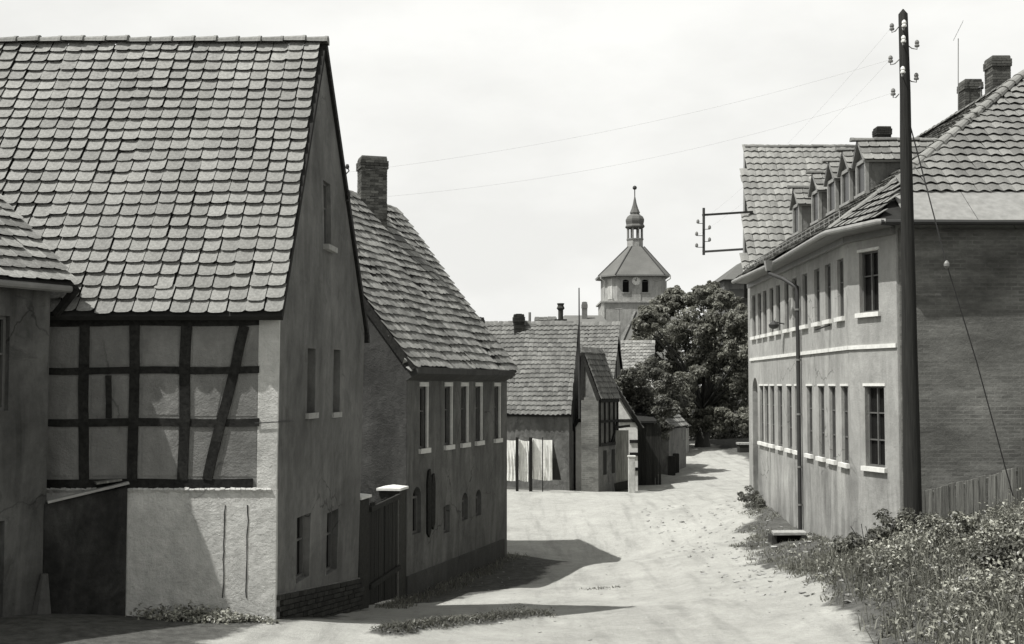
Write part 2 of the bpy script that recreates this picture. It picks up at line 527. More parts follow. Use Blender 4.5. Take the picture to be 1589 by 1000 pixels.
def verge(x, y):
    x = np.asarray(x, float); y = np.asarray(y, float)
    wob = 0.7 * (vnoise(x, y, 1.3, 21) - .5) + 0.35 * (vnoise(x, y, .35, 22) - .5)
    r = (x - np.interp(y, ER[:, 0], ER[:, 1]) + wob) / 0.55
    l = (np.interp(y, EL[:, 0], EL[:, 1]) + 0.25 - x + wob * .7) / 0.5
    hump = 1.9 * band(x, y) - .35 + wob * .9
    far = (y - 84) / 3.0
    return np.clip(np.maximum.reduce([r, l, hump, far]), 0, 1)

def axis(segs):
    out = []
    for a, b, s in segs: out += list(np.arange(a, b, s))
    out.append(segs[-1][1]); return np.array(out)
gxs = axis([(-900,-200,100),(-200,-60,20),(-60,-14,3),(-14,-8,.5),(-8,9,.14),(9,16,.5),(16,60,3),(60,200,20),(200,900,100)])
gys = axis([(-400,-40,60),(-40,0,5),(0,13,.8),(13,36,.14),(36,64,.3),(64,110,1.5),(110,200,10),(200,1800,100)])
GX, GY = np.meshgrid(gxs, gys)
GZ = gz_arr(GX, GY)
VG = verge(GX, GY)
nx, ny = len(gxs), len(gys)
idx = np.arange(nx * ny).reshape(ny, nx)
quads = np.stack([idx[:-1, :-1], idx[:-1, 1:], idx[1:, 1:], idx[1:, :-1]], -1).reshape(-1, 4)
vm = VG.ravel()[quads].mean(1)
allv = np.stack([GX.ravel(), GY.ravel(), GZ.ravel()], -1)

gm = Mat('earth_and_track', 0.95, 0.1)
at_n = gm.t.nodes.new('ShaderNodeAttribute'); at_n.attribute_name = 'verge'
n1 = gm.noise(0.7, 10, 0.72)
edge = gm.rng(gm.math('ADD', at_n.outputs['Fac'], gm.rng(gm.noise(3.2, 8, 0.75), 0.3, 0.7, -0.35, 0.35)), 0.3, 0.75, 0, 1)
roadv = gm.math('MULTIPLY', gm.math('MULTIPLY', gm.rng(n1, 0.3, 0.7, 0.78, 1.1), gm.rng(gm.noise(3.4, 9, 0.78), 0.32, 0.7, 0.86, 1.07)), gm.rng(gm.noise(14, 8, 0.75), 0.3, 0.75, 1.06, 0.84))
spk = gm.rng(gm.noise(32, 4, 0.6, (1.0, 2.6, 1)), 0.64, 0.70, 1.0, 0.55)
roadv = gm.math('MULTIPLY', roadv, spk)
roadv = gm.math('MULTIPLY', roadv, gm.rng(gm.noise(70, 3, 0.7, (1, 1.6, 1)), 0.3, 0.7, 0.82, 1.12))
trk = gm.rng(gm.noise(1.6, 6, 0.6, (1.6, 0.16, 1)), 0.5, 0.68, 1.0, 0.78)
roadv = gm.math('MULTIPLY', gm.math('MULTIPLY', roadv, trk), 0.405)
dirtv = gm.math('MULTIPLY', gm.rng(gm.noise(5, 9, 0.75), 0.3, 0.7, 0.45, 1.5), 0.088)
mxn = gm.t.nodes.new('ShaderNodeMix')
gm.L(edge, mxn.inputs['Factor']); gm.L(roadv, mxn.inputs['A']); gm.L(dirtv, mxn.inputs['B'])
gm.col(1.0, [mxn.outputs['Result']], 0.93)
gm.bump(gm.math('ADD', gm.noise(7, 8, 0.7), gm.math('MULTIPLY', gm.noise(45, 4, 0.7), 0.5)), 0.8, 0.04)
def sub_sheet(name, mask, kind='structure'):
    q = quads[mask]
    used, inv = np.unique(q, return_inverse=True)
    inv = inv.reshape(q.shape)
    me = fast_mesh(name, allv[used], inv.ravel(), np.arange(len(q)) * 4, np.full(len(q), 4), gm.m, True)
    a = me.attributes.new('verge', 'FLOAT', 'POINT'); a.data.foreach_set('value', VG.ravel()[used].astype(np.float32))
    o = bpy.data.objects.new(name, me); link(o); o['kind'] = kind
    return o
sub_sheet('ground', vm >= 0.5)
sub_sheet('road', vm < 0.5)

# ------------------------------------------------------------------ roof tiles
def tile_template(tw, L_, style, thick=0.03):
    """x across, y up-slope from the tail, z outwards"""
    n = 6
    xs = np.linspace(-0.5, 0.5, n + 1) * tw * (0.965 if style != 'wave' else 1.0)
    if style == 'pan':      # hollow pantile: shallow hump and a raised lap edge
        q_ = xs / tw
        zz = 0.008 * np.cos(q_ * math.pi * 1.1) + np.where(q_ > .42, .014, 0) + np.where(q_ < -.42, -.004, 0)
        tail = -0.006 * np.cos(q_ * math.pi) + .032 * (2 * q_) ** 4 + .008 * q_
    elif style == 'flat':   # beaver tail with a rounded end
        zz = 0.006 * np.cos((xs / tw) * math.pi)
        tail = 0.05 * (2 * xs / tw) ** 2
    else:
        zz = 0.009 * np.cos((xs / tw) * 2 * math.pi + 0.3)
        tail = 0.022 * np.cos((xs / tw) * 2 * math.pi + .3)
    top0 = [(x, t, z + thick * 1.75) for x, z, t in zip(xs, zz, tail)]
    top1 = [(x, L_, z * .8 + 0.002) for x, z in zip(xs, zz)]
    bot0 = [(x, t + .05, z + thick * 0.9) for x, z, t in zip(xs, zz, tail)]
    m = n + 1
    V = np.array(top0 + top1 + bot0)
    V = np.concatenate([V, V[:m]])
    F = []
    for i in range(n):
        F.append((i, i + 1, m + i + 1, m + i))
        F.append((2 * m + i, 2 * m + i + 1, 3 * m + i + 1, 3 * m + i))
    F.append((2 * m, 0, m)); F.append((n, 2 * m + n, m + n))
    return V, F

def cam_visible(p, pad=30):
    x, y, d = proj(p)
    return d > 0.5 and -pad < x < 1589 + pad and -pad < y < 1000 + pad

def roof_tiles(parent, O, U, V, LU, LV, tw, th, mat, style='pan', keep=None, budget=300, sag=0.02, jit=1.0, stagger=0.0, name='tile', seed=1, exposed=1.28, drift=0.0, wav=0.0, hide=None):
    U = Vector(U).normalized(); V = Vector(V); V = (V - U * V.dot(U)).normalized(); N = U.cross(V).normalized()
    if N.z < 0: N = -N
    rg = np.random.default_rng(seed)
    T, F = tile_template(tw, th * exposed, style)
    nu = int(LU / tw) + 1; nv = int(LV / th) + 1
    items = []
    for r in range(nv):
        offr = (stagger * tw if r % 2 else 0) + rg.normal(0, .006) * jit
        for c in range(nu):
            u = (c + 0.5) * tw + offr + rg.normal(0, .004) * jit
            v = r * th + rg.normal(0, .004) * jit
            if u > LU + tw * .3 or v > LV: continue
            if keep and not keep(u, v + th * .4): continue
            s_ = sag * (math.sin(u * 1.9 + seed) * math.sin(v * 1.3 + seed * 2) + 0.5 * math.sin(u * 4.7 + v)) + rg.normal(0, .0022) * jit
            v += wav * math.sin(u * 2.3 + r * 0.35) + drift * u
            if rg.random() < .012 * jit: v -= .035; u += rg.normal(0, .012)
            p = O + U * u + V * v + N * (s_ + 0.012)
            rz = rg.normal(0, .012) * jit + wav * 0.6 * math.cos(u * 2.3 + r * .35); rx = rg.normal(0, .012) * jit; ry = rg.normal(0, .014) * jit
            B = Matrix(((U.x, V.x, N.x), (U.y, V.y, N.y), (U.z, V.z, N.z)))
            Rm = B @ Matrix.Rotation(rz, 3, 'Z') @ Matrix.Rotation(rx, 3, 'X') @ Matrix.Rotation(ry, 3, 'Y')
            vis = cam_visible(p) and not (hide and hide(*proj(p)[:2]))
            items.append(((p - CAM).length + (0 if vis else 1e4), p, Rm))
    items.sort(key=lambda t: t[0])
    ind = [t for t in items[:budget] if t[0] < 1e4]
    rest = items[len(ind):]
    if ind:
        me = bpy.data.meshes.new(name)
        me.from_pydata([tuple(t) for t in T], [], F); me.materials.append(mat); me.shade_smooth()
        # keep the tail edge crisp
        me.polygons.foreach_set('use_smooth', [len(f) == 4 and max(f) < 14 for f in F]); me.update()
        for _, p, Rm in ind:
            o = bpy.data.objects.new(name, me)
            W = Rm.to_4x4(); W.translation = p
            link(o, parent, W)
    if rest:
        RR = np.array([[list(row) for row in t[2]] for t in rest]); PP = np.array([list(t[1]) for t in rest])
        inv = WM[parent].inverted()
        vs_ = np.einsum('nij,kj->nki', RR, T) + PP[:, None, :] - np.array(WM[parent].translation)[None, None, :]
        nvt = len(T); fl = [i for f in F for i in f]; ft = [len(f) for f in F]
        loops = (np.array(fl)[None, :] + (np.arange(len(rest)) * nvt)[:, None]).ravel()
        tot = np.tile(ft, len(rest)); start = np.concatenate([[0], np.cumsum(tot)[:-1]])
        me = fast_mesh('tiles', vs_.reshape(-1, 3), loops, start, tot, mat)
        sm = np.tile([len(f) == 4 and max(f) < 14 for f in F], len(rest)); me.polygons.foreach_set('use_smooth', sm)
        o = bpy.data.objects.new('tile_field', me); link(o, parent, WM[parent]); o['kind'] = 'stuff'
    return len(ind)

def ridge_caps(parent, A, B, n, r, mat, name='ridge_tile', lift=0.02, taper=0.85):
    A = Vector(A); B = Vector(B); d = (B - A) / n; L_ = d.length; dn = d.normalized()
    side = dn.cross(Vector((0, 0, 1))).normalized(); up = side.cross(dn)
    k = 7
    vs_ = []; fs = []
    for j, (yy, rr) in enumerate(((0, r * 1.0), (L_ * 0.12, r), (L_ * .13, r * .93), (L_ * 1.05, r * taper * .93))):
        for i in range(k):
            t = math.pi * i / (k - 1)
            vs_.append((math.cos(t) * rr, yy, math.sin(t) * rr * .85))
    for j in range(3):
        for i in range(k - 1):
            fs.append((j * k + i, j * k + i + 1, (j + 1) * k + i + 1, (j + 1) * k + i))
    fs.append(tuple(range(k)))
    me = bpy.data.meshes.new(name); me.from_pydata(vs_, [], fs); me.materials.append(mat); me.update()
    for i in range(n):
        p = A + d * i + up * (lift + random.gauss(0, .006)) - up * r * .35
        dd = (dn + up * random.gauss(0.02, .012)).normalized(); u2 = side.cross(dd)
        W = Matrix(((side.x, dd.x, u2.x, p.x), (side.y, dd.y, u2.y, p.y), (side.z, dd.z, u2.z, p.z), (0, 0, 0, 1)))
        o = bpy.data.objects.new(name, me); link(o, parent, W)

# ------------------------------------------------------------------ windows
def frame_matrix(p, u):
    """x along wall to the viewer's right, y into the wall, z up"""
    u = Vector((u[0], u[1], 0)).normalized(); n = Vector((-u.y, u.x, 0))
    return Matrix(((u.x, n.x, 0, p[0]), (u.y, n.y, 0, p[1]), (0, 0, 1, p[2]), (0, 0, 0, 1)))

_wc = {}
def arch_poly(w, h, rise):
    pts = [(-w / 2, 0), (w / 2, 0), (w / 2, h - rise)]
    if rise > 0:
        for i in range(1, 8):
            t = math.pi * i / 8
            pts.append((w / 2 * math.cos(t), h - rise + rise * math.sin(t)))
    pts.append((-w / 2, h - rise))
    return pts

def window(parent, cut, p, u, w, h, rise=0.0, depth=0.14, cols=2, rows=2, sill=None, lintel=None, jamb=None, fm=None, gl=None, name='window', framed=True):
    """cut an opening and fill it; returns the window frame object"""
    W = frame_matrix(p, u)
    poly = arch_poly(w, h, rise)
    cut.prism([W @ Vector((a, -0.3, b)) for a, b in poly], W.to_3x3() @ Vector((0, 0.3 + depth + 0.03, 0)))
    key = (round(w, 2), round(h, 2), round(rise, 2), cols, rows, depth, framed, (fm or M['frame']).name, (gl or M['glass']).name)
    if key not in _wc:
        b = MB(); t = 0.045
        hh = h - rise
        y = depth - 0.02
        b.box((-w / 2 + t / 2, y, h / 2 - rise / 2), (t, .05, hh)); b.box((w / 2 - t / 2, y, h / 2 - rise / 2), (t, .05, hh))
        b.box((0, y, t / 2), (w - 2 * t, .05, t)); b.box((0, y, hh - t / 2), (w - 2 * t, .05, t))
        if framed:
            for i in range(1, cols): b.box((-w / 2 + w * i / cols, y - .004, hh / 2), (.04, .05, hh - 2 * t))
            for j in range(1, rows): b.box((0, y + .003, hh * j / rows + (0.1 * hh if rows == 2 else 0)), (w - 2 * t, .04, .03))
        pm = MB(); pm.prism([(a, depth + .012, bb) for a, bb in arch_poly(w - .004, h - .002, rise)], (0, .01, 0))
        _wc[key] = (b.mesh(name, fm or M['frame']), pm.mesh('pane', gl or M['glass']))
    fr, pn = _wc[key]
    o = bpy.data.objects.new(name, fr); link(o, parent, W)
    q = bpy.data.objects.new('pane', pn); link(q, o, W)
    def kid(nm, bx, mat):
        k2 = (nm, tuple(round(v, 3) for v in bx[0] + bx[1]), mat.name)
        if k2 not in _wc:
            mm = MB(); mm.box(bx[0], bx[1]); _wc[k2] = mm.mesh(nm, mat)
        s = bpy.data.objects.new(nm, _wc[k2]); link(s, o, W)
    if sill: kid('sill', ((0, 0.035 - sill[1] / 2, -sill[0] / 2), (w + .16, .07 + sill[1], sill[0])), sill[2])
    if lintel: kid('lintel', ((0, .05, h + lintel[0] / 2), (w + .1, .14, lintel[0])), lintel[1])
    if jamb:
        s_ = jamb[2] if len(jamb) > 2 else 1
        kid('jamb', ((s_ * (w / 2 + .005), .01, h / 2), (jamb[0], .05, h)), jamb[1])
    return o

def brick_shaft(parent, c, w, d, z0, z1, ang, bm_, mm_, name='chimney', cap=True, bl=0.24, bh=0.075, top=None):
    """brick chimney: mortar core, every brick real, crown courses"""
    Rz = Matrix.Rotation(ang, 4, 'Z'); W = Matrix.Translation((c[0], c[1], z0)) @ Rz
    core = MB(); core.box((0, 0, (z1 - z0) / 2), (w - .02, d - .02, z1 - z0 - .01), W)
    o = core.build(name, mm_, parent)
    b = MB(); rows = int((z1 - z0) / bh)
    for r in range(rows):
        ex = 0.03 if (cap and r >= rows - 4) else 0
        if cap and r == rows - 1: ex = 0.0
        for side in range(4):
            L_ = (w if side % 2 == 0 else d) + 2 * ex
            D_ = (d if side % 2 == 0 else w) + 2 * ex
            n = max(2, round(L_ / bl)); bw_ = L_ / n
            S = Matrix.Rotation(side * math.pi / 2, 4, 'Z')
            xs = [-L_ / 2 + bw_ * i for i in range(n + 1)]
            if r % 2: xs = [-L_ / 2] + [-L_ / 2 + bw_ * (i + .5) for i in range(n)] + [L_ / 2]
            for a, e in zip(xs[:-1], xs[1:]):
                if e - a < .03: continue
                j = random.uniform(0, .008)
                b.box(((a + e) / 2, -D_ / 2 + .025 - j, (r + .5) * bh), (e - a - .012, .05, bh - .012), W @ S)
    k = b.build('brickwork', bm_, o); k['kind'] = 'stuff'
    flue = MB(); flue.box((0, 0, z1 - z0 + .004), (w * .55, d * .55, .03), W); flue.build('flue', M['dark'], o)
    return o

# ------------------------------------------------------------------ generic gabled house
def gable_house(name, label, A, B, depth, zb, ze, zr, wallm, tilem, group=None, over=0.28, verge_o=0.12, tw=0.25, th=0.26, style='pan', budget=0,
                windows=(), gwins=(), bevel=0.0, sag=0.02, ridge_n=None, cat='house', backtiles=False, sideu=0, jit=1, wav=0.0, both=False, hide=None, stagger=0, rapex=0.5, fade=None):
    A = Vector((A[0], A[1], 0)); B = Vector((B[0], B[1], 0))
    u = (B - A).normalized(); n = Vector((-u.y, u.x, 0)); L_ = (B - A).length
    root = thing(name, label, cat, (A.x, A.y, zb + 1.0), group)
    Z = Vector((0, 0, 1))
    w = MB()
    tp = [A + Z * ze, B + Z * ze, B + n * depth + Z * ze, A + n * depth + Z * ze, A + n * depth * rapex + Z * (zr - .1), B + n * depth * rapex + Z * (zr - .1)]
    w.hull([A + Z * zb, B + Z * zb, B + n * depth + Z * zb, A + n * depth + Z * zb] + tp, bevel)
    wall = w.build('wall', wallm, root)
    cut = MB()
    for wn in windows:   # dict(s, z, w, h, ...)
        wn = dict(wn); s_ = wn.pop('s'); z_ = wn.pop('z'); ww = wn.pop('w'); hh = wn.pop('h')
        window(root, cut, A + u * s_ + Z * z_, u, ww, hh, **wn)
    for wn in gwins:     # near gable (side of A), s measured from A inwards
        wn = dict(wn); s_ = wn.pop('s'); z_ = wn.pop('z'); ww = wn.pop('w'); hh = wn.pop('h')
        window(root, cut, A + n * s_ + Z * z_, -n, ww, hh, **wn)
    carve(wall, cut)
    # roof: front slope eave line pushed out
    hd = depth * rapex; rise = zr - ze
    sl = math.sqrt(hd * hd + rise * rise)
    V = (n * hd + Z * rise) / sl
    N = u.cross(V).normalized()
    if N.z < 0: N = -N
    O = A + Z * ze - u * verge_o - V * over + N * 0.02
    Lr = L_ + 2 * verge_o; Ls = sl + over
    slab = MB(); t = 0.07
    q = [O, O + u * Lr, O + u * Lr + V * Ls, O + V * Ls]
    slab.hull([p + N * 0.02 for p in q] + [p - N * t for p in q])
    hb = depth - hd; slb = math.sqrt(hb * hb + rise * rise); Vb = (-n * hb + Z * rise) / slb
    Nb = Vb.cross(u).normalized()
    if Nb.z < 0: Nb = -Nb
    Ob = A + Z * ze + n * depth - u * verge_o - Vb * over + Nb * 0.02; Lb = slb + over
    qb = [Ob, Ob + u * Lr, Ob + u * Lr + Vb * Lb, Ob + Vb * Lb]
    slab.hull([p + Nb * 0.02 for p in qb] + [p - Nb * t for p in qb])
    roof = slab.build('roof', M['deck'], root)
    roof_tiles(roof, O + N * .02, u, V, Lr, Ls, tw, th, tilem, style, budget=budget, sag=sag, seed=int(abs(A.x * 31 + A.y * 7)) % 97, jit=jit, wav=wav, hide=hide, stagger=stagger)
    if both: roof_tiles(roof, Ob + Nb * .02 + u * Lr, -u, Vb, Lr, Lb, tw, th, tilem, style, budget=0, sag=sag, seed=3)
    R0 = O + V * Ls; R1 = R0 + u * Lr
    rn = ridge_n or max(3, int(Lr / 0.36))
    ridge_caps(roof, R0, R1, rn, 0.11, tilem)
    # verge boards
    for e in (0, Lr):
        vb = MB(); vb.beam(O + u * e - N * .06, O + u * e + V * Ls - N * .06, .03, .16, N); vb.build('verge_board', M['timber'], roof)
        vb = MB(); vb.beam(Ob + u * e - Nb * .06, Ob + u * e + Vb * Lb - Nb * .06, .03, .16, Nb); vb.build('verge_board', M['timber'], roof)
    return dict(root=root, wall=wall, roof=roof, A=A, B=B, u=u, n=n, O=O, V=V, N=N, Lr=Lr, Ls=Ls, R0=R0, R1=R1, Ob=Ob, Vb=Vb)
Z = Vector((0, 0, 1))
def V3(x, y, z=0.0): return Vector((x, y, z))

# ================================================================== half-timbered house, left
LN = V3(-3.45, 18); LF = V3(-2.97, 23.8)
lh = thing('half_timbered_house', 'tall half-timbered house with steep tiled roof and grey rendered gable, left foreground', 'house', (-3.45, 18, 0))
XL = -9.0
nb = at(427, 1010, 18); nt_ = at(436, 488, 18.0)
fb = at(553, 1010, 23.8); ft_ = at(566, 515, 23.75)
ap = at(503, 75, 20.9)
w = MB()
w.hull([V3(XL, 18, nb.z), nb, fb, V3(XL, 23.8, fb.z), V3(XL, 18, nt_.z), nt_, ft_, V3(XL, 23.75, ft_.z), ap, V3(XL, 20.9, ap.z)], 0.025)
lwall = w.build('wall', M['gable'], lh)
ug = (LF - LN).normalized()
cut = MB()
def gwin(px, y0, y1, wd, **k):
    p = onray(px, LN, LF); Y = p.y
    z0 = zat(y1, Y); z1 = zat(y0, Y)
    # the wall leans back a little with height
    t = (0.5 * (z0 + z1) - nb.z) / (nt_.z - nb.z)
    off = (nt_ - nb); p = p + Vector((0.012 * (z0 + z1) / 2 + 0.0, 0, 0))
    return window(lh, cut, V3(p.x, p.y, z0), ug, wd, z1 - z0, **k)
sl = (0.09, 0.07, M['stone'])
gwin(478, 541, 641, 0.5, sill=sl, cols=2, rows=3, depth=.16)
gwin(516, 543, 640, 0.5, sill=sl, cols=2, rows=3, depth=.16)
gwin(470, 800, 900, 0.85, cols=2, rows=2, depth=.13, jamb=(.06, M['stone'], -1))
gwin(515, 793, 888, 0.85, cols=2, rows=2, depth=.13, jamb=(.06, M['stone'], -1))
gwin(503.5, 283, 382, 0.5, sill=sl, cols=1, rows=2, depth=.16)
carve(lwall, cut)
# front: whitewashed skin, pier, thick lower wall
fr = MB()
px_ = lambda x, y, Y=18.0: at(x, y, Y)
zt = px_(0, 492).z; zm = px_(0, 758).z
fr.box(((XL + px_(402, 700).x) / 2, 17.985, (zt + zm) / 2), (px_(402, 700).x - XL, .03, zt - zm))
fr.build('backing_render', M['panel'], lh)
pr = MB()
a0 = px_(402, 500).x; b0 = px_(434, 500).x; b1 = px_(429, 760).x
pr.hull([V3(a0, 17.955, zm), V3(b1 + .015, 17.955, zm), V3(b0 + .01, 17.97, zt + .0), V3(a0, 17.97, zt), V3(a0, 18.02, zm), V3(b1 + .015, 18.02, zm), V3(b0 + .01, 18.02, zt), V3(a0, 18.02, zt)], .008)
pr.build('corner_pier', M['lime'], lh)
lo = MB()
c1 = px_(426, 1000).x
lo.hull([V3(XL, 17.93, -1), V3(c1 + .03, 17.93, -1), V3(b1 + .02, 17.95, zm), V3(XL, 17.95, zm), V3(XL, 18.04, -1), V3(c1 + .03, 18.04, -1), V3(b1 + .02, 18.04, zm), V3(XL, 18.04, zm)], .012)
lo.build('lower_wall', M['lime'], lh)
_tbn = [0]
def tb(x0, y0, x1, y1, wpx):
    """timber between two points of the front, wavy like an adzed beam"""
    _tbn[0] += 1; ty = 17.955 - .0025 * _tbn[0]
    a = px_(x0, y0, ty); b = px_(x1, y1, ty); wd = wpx / 1900 * 17.95
    d = b - a; n = max(3, int(d.length / .28)); dn = d.normalized(); sd = V3(dn.z, 0, -dn.x)
    A_ = []; B_ = []
    for i in range(n + 1):
        p = a + d * i / n
        wob = .008 * math.sin(i * .9 + x0)
        A_.append(p + sd * (wd / 2 + random.gauss(0, .0025) + wob)); B_.append(p - sd * (wd / 2 + random.gauss(0, .0025) - wob))
    m = MB()
    for i in range(n):
        q = [A_[i], A_[i + 1], B_[i + 1], B_[i]]
        m.add([p for p in q] + [p + V3(0, .045, 0) for p in q], [(0, 1, 2, 3), (0, 4, 5, 1), (1, 5, 6, 2), (2, 6, 7, 3), (3, 7, 4, 0)] + ([(7, 6, 5, 4)] ))
    return m.build('timber_beam', M['timber'], lh)
tb(-60, 499, 402, 497, 17)
tb(-60, 577, 402, 574, 11); tb(-60, 656, 402, 656, 12); tb(-60, 752, 392, 751, 15)
for x0, x1, wp in ((130, 129, 15), (54, 54, 14), (209, 205, 15), (289, 283, 16)):
    tb(x0, 505, x1, 746, wp)
tb(167, 583, 168, 649, 8)
tb(379, 506, 321, 745, 15)
# infill panels, each slightly bulging and hand trowelled
xs = [(-50, 46), (62, 122), (138, 201), (217, 281)]
for a_, b_ in xs:
    for y0, y1 in ((509, 570), (584, 648), (664, 742)):
        sub = [(a_, b_)]
        if (a_, b_) == (138, 201) and y0 == 584: sub = [(138, 162), (173, 201)]
        for s0, s1 in sub:
            p = MB(); A_ = px_(s0 - 1, y1 + 1, 17.965); B_ = px_(s1 + 1, y0 - 1, 17.965)
            p.hull([V3(x, 17.975, z) for x in (A_.x, B_.x) for z in (A_.z, B_.z)] + [V3(x, 17.962, z) for x in (A_.x + .05, B_.x - .05) for z in (A_.z + .05, B_.z - .05)])
            p.build('infill_panel', M['panel'], lh)
for y0, y1, xb0, xb1, l0, l1 in ((509, 570, 297, 365, 297, 353), (584, 648, 293, 346, 292, 332), (664, 742, 292, 330, 291, 312)):
    p = MB()
    q = [px_(xb0, y0, 17.965), px_(xb1 + 4, y0, 17.965), px_(l1 + 5, y1, 17.965), px_(l0, y1, 17.965)]
    p.hull([v + V3(0, .01, 0) for v in q] + [(v - sum(q, Vector()) / 4) * .94 + sum(q, Vector()) / 4 for v in q])
    p.build('infill_panel', M['panel'], lh)
    p = MB()
    q = [px_(xb1 + 23, y0, 17.965), px_(400, y0, 17.965), px_(400, y1, 17.965), px_(l1 + 24, y1, 17.965)]
    p.hull([v + V3(0, .01, 0) for v in q] + [(v - sum(q, Vector()) / 4) * .94 + sum(q, Vector()) / 4 for v in q])
    p.build('infill_panel', M['panel'], lh)
# beam end hatch: rough fillet of mortar under the sill beam
mf = MB()
for i in range(60):
    x = XL + 2.2 + i * .075
    if x > b1 - .08: break
    mf.hull([V3(x + dx, 17.93 + dy, zm + dz + random.gauss(0, .006)) for dx in (0, .07) for dy, dz in ((-.012, -.015), (.02, .012), (.02, -.05 - random.random() * .03))])
mf.build('mortar_fillet', M['lime'], lh)
for xx in (349, 384):  # cracks in the lower wall, modelled as thin raised dark tubes
    pts = [px_(xx + random.gauss(0, .9) - (y - 780) * .02, y, 17.948 - .02 * (y - 758) / 240) for y in range(784, 934, 12)]
    t_ = MB(); t_.tube(pts, [0.006 + random.random() * .004 for _ in pts], 6); t_.build('wall_crack', M['iron'], lh)
# brick plinth under the gable, bricks laid on a falling line
for r in range(7):
    for c in range(24):
        s0 = c * .262 + (0.13 if r % 2 else 0); p = LN + ug * (s0 + .1)
        if s0 > 5.8: continue
        ztop = 0.30 - 0.115 * s0 * 1.0
        z = ztop - r * .082
        m = frame_matrix((p.x, p.y, z), ug)
        if r == 0 and c == 0 or True:
            key = 'pb%d' % random.randint(0, 3)
            if key not in _wc:
                mb = MB(); mb.box((0, -.03 - random.random() * .014, 0), (.248, .12, .07)); _wc[key] = mb.mesh('brick', M['sooty'])
            o = bpy.data.objects.new('brick', _wc[key]); link(o, lh, m @ Matrix.Rotation(random.gauss(-.115, .015) * -1 * -1, 4, 'Y') if False else m @ Matrix.Rotation(0.112 + random.gauss(0, .012), 4, 'Y'))
pl = MB()
pl.hull([LN + ug * s + V3(ug.y * e, -ug.x * e, z) for s, z1, z0 in ((0.02, .36, -1.2), (5.82, -.30, -2.2)) for e in (-.05, .045) for z in (z1, z0)])
pl.build('plinth', M['mortar'], lh)
# roof
yE = 17.74
O = V3(XL - .3, yE, zat(489, yE)); RZ = zat(75, 20.9)
RG = V3(XL - .3, 20.9, RZ + .05)
Vv = (RG - O); LSl = Vv.length; Vn = Vv.normalized(); Nn = V3(1, 0, 0).cross(Vn)
if Nn.z < 0: Nn = -Nn
xe = at(438, 489, yE).x; xr = at(504, 66, 20.9).x + .02
FE = at(571, 520, 24.0)
slab = MB()
q = [O, V3(xe, O.y, O.z), V3(xr, RG.y, RG.z), RG]
q[0] = q[0] - Vn * .03; q[1] = q[1] - Vn * .03
slab.hull([p + Nn * .01 for p in q] + [p - Nn * .09 for p in q])
Vb = (V3(FE.x, FE.y, FE.z) - V3(xr, RG.y, RG.z)).normalized(); Nb = V3(1, 0, 0).cross(Vb); Nb = Nb if Nb.z > 0 else -Nb
qb = [V3(xr, RG.y, RG.z), RG, V3(XL - .3, FE.y, FE.z), FE]
slab.hull([p + Nb * .02 for p in qb] + [p - Nb * .09 for p in qb])
lroof = slab.build('roof', M['deck'], lh)
roof_tiles(lroof, O + Nn * .015, V3(1, 0, 0), Vn, xr - O.x, LSl - .12, 0.272, 0.232, M['tileA'], 'pan', keep=lambda u, v: u < (xe - O.x) + (xr - xe) * v / LSl + .02,
           budget=300, sag=.018, seed=5, wav=.006, jit=1.3, hide=lambda x, y: x < 100 and y > 330)
ridge_caps(lroof, V3(xr + .04, RG.y, RG.z + .06), V3(XL - .3, RG.y, RG.z + .06), 16, .15, M['tileA'], taper=.78, lift=.03)
vb = MB()
vb.beam(V3(xr + .0, RG.y, RG.z) - Nb * .02, FE - Nb * .04, .05, .17, Nb)
vb.box(FE + V3(-.04, -.05, -.08), (.14, .2, .16))
vb.build('verge_board', M['timber'], lroof)
# verge pointing: pale mortar line one tile in from the edge
for (x, y) in ((531, 270), (533, 312)):
    p = at(x, y, 22.3)
    hk = MB(); hk.tube([p + V3(-.03, 0, 0), p + V3(.08, -.02, 0), p + V3(.13, -.03, .05), p + V3(.1, -.04, .11)], .012, 6); h_ = hk.build('cable_hook', M['iron'], lh)
    i_ = MB(); i_.lathe(p + V3(.1, -.04, .08), [(.02, 0), (.035, .02), (.035, .06), (.02, .09)], 8); i_.build('insulator', M['iron'], h_)
wr = MB(); wr.tube([at(395, 657, 17.93), at(432, 655, 17.93), at(441, 654, 18.2), at(470, 653, 19.45), at(516, 652, 21.5), at(545, 650, 23.2)], .008, 5); wr.build('cable', M['iron'], lh)

# ================================================================== foreground house, extreme left
uf = V3(.46, .888).normalized(); FC = V3(-6.60, 17.5)
fh = gable_house('house', 'dark-stained plaster house cut off by the left picture edge, with a low tiled eave', FC - uf * 4.2, FC, 3.0, -1, 5.02, 6.3, M['fore'], M['tileB'],
                 over=.34, verge_o=.16, tw=.24, th=.25, budget=80, bevel=.03,
                 windows=[dict(s=3.28, z=3.05, w=.42, h=1.3, cols=1, rows=2, depth=.12), dict(s=3.2, z=-.4, w=.55, h=1.95, cols=1, rows=1, depth=.2)], sag=.02)
gt = MB(); gt.tube([fh['O'] - fh['N'] * .05, fh['O'] + fh['u'] * fh['Lr'] - fh['N'] * .05], .06, 10); gt.build('gutter', M['gutter'], fh['root'])
bt = MB(); bt.beam(at(119, 447, 17.5), at(86, 489, 17.65), .09, .09); bt.build('eave_brace', M['timber'], fh['root'])
cnb = MB(); cnb.tube([V3(FC.x - .02, FC.y - .12, .1), V3(FC.x + .02, FC.y - .1, .75)], [.16, .05], 8); cnb.build('corner_stone', M['fore'], fh['root'])

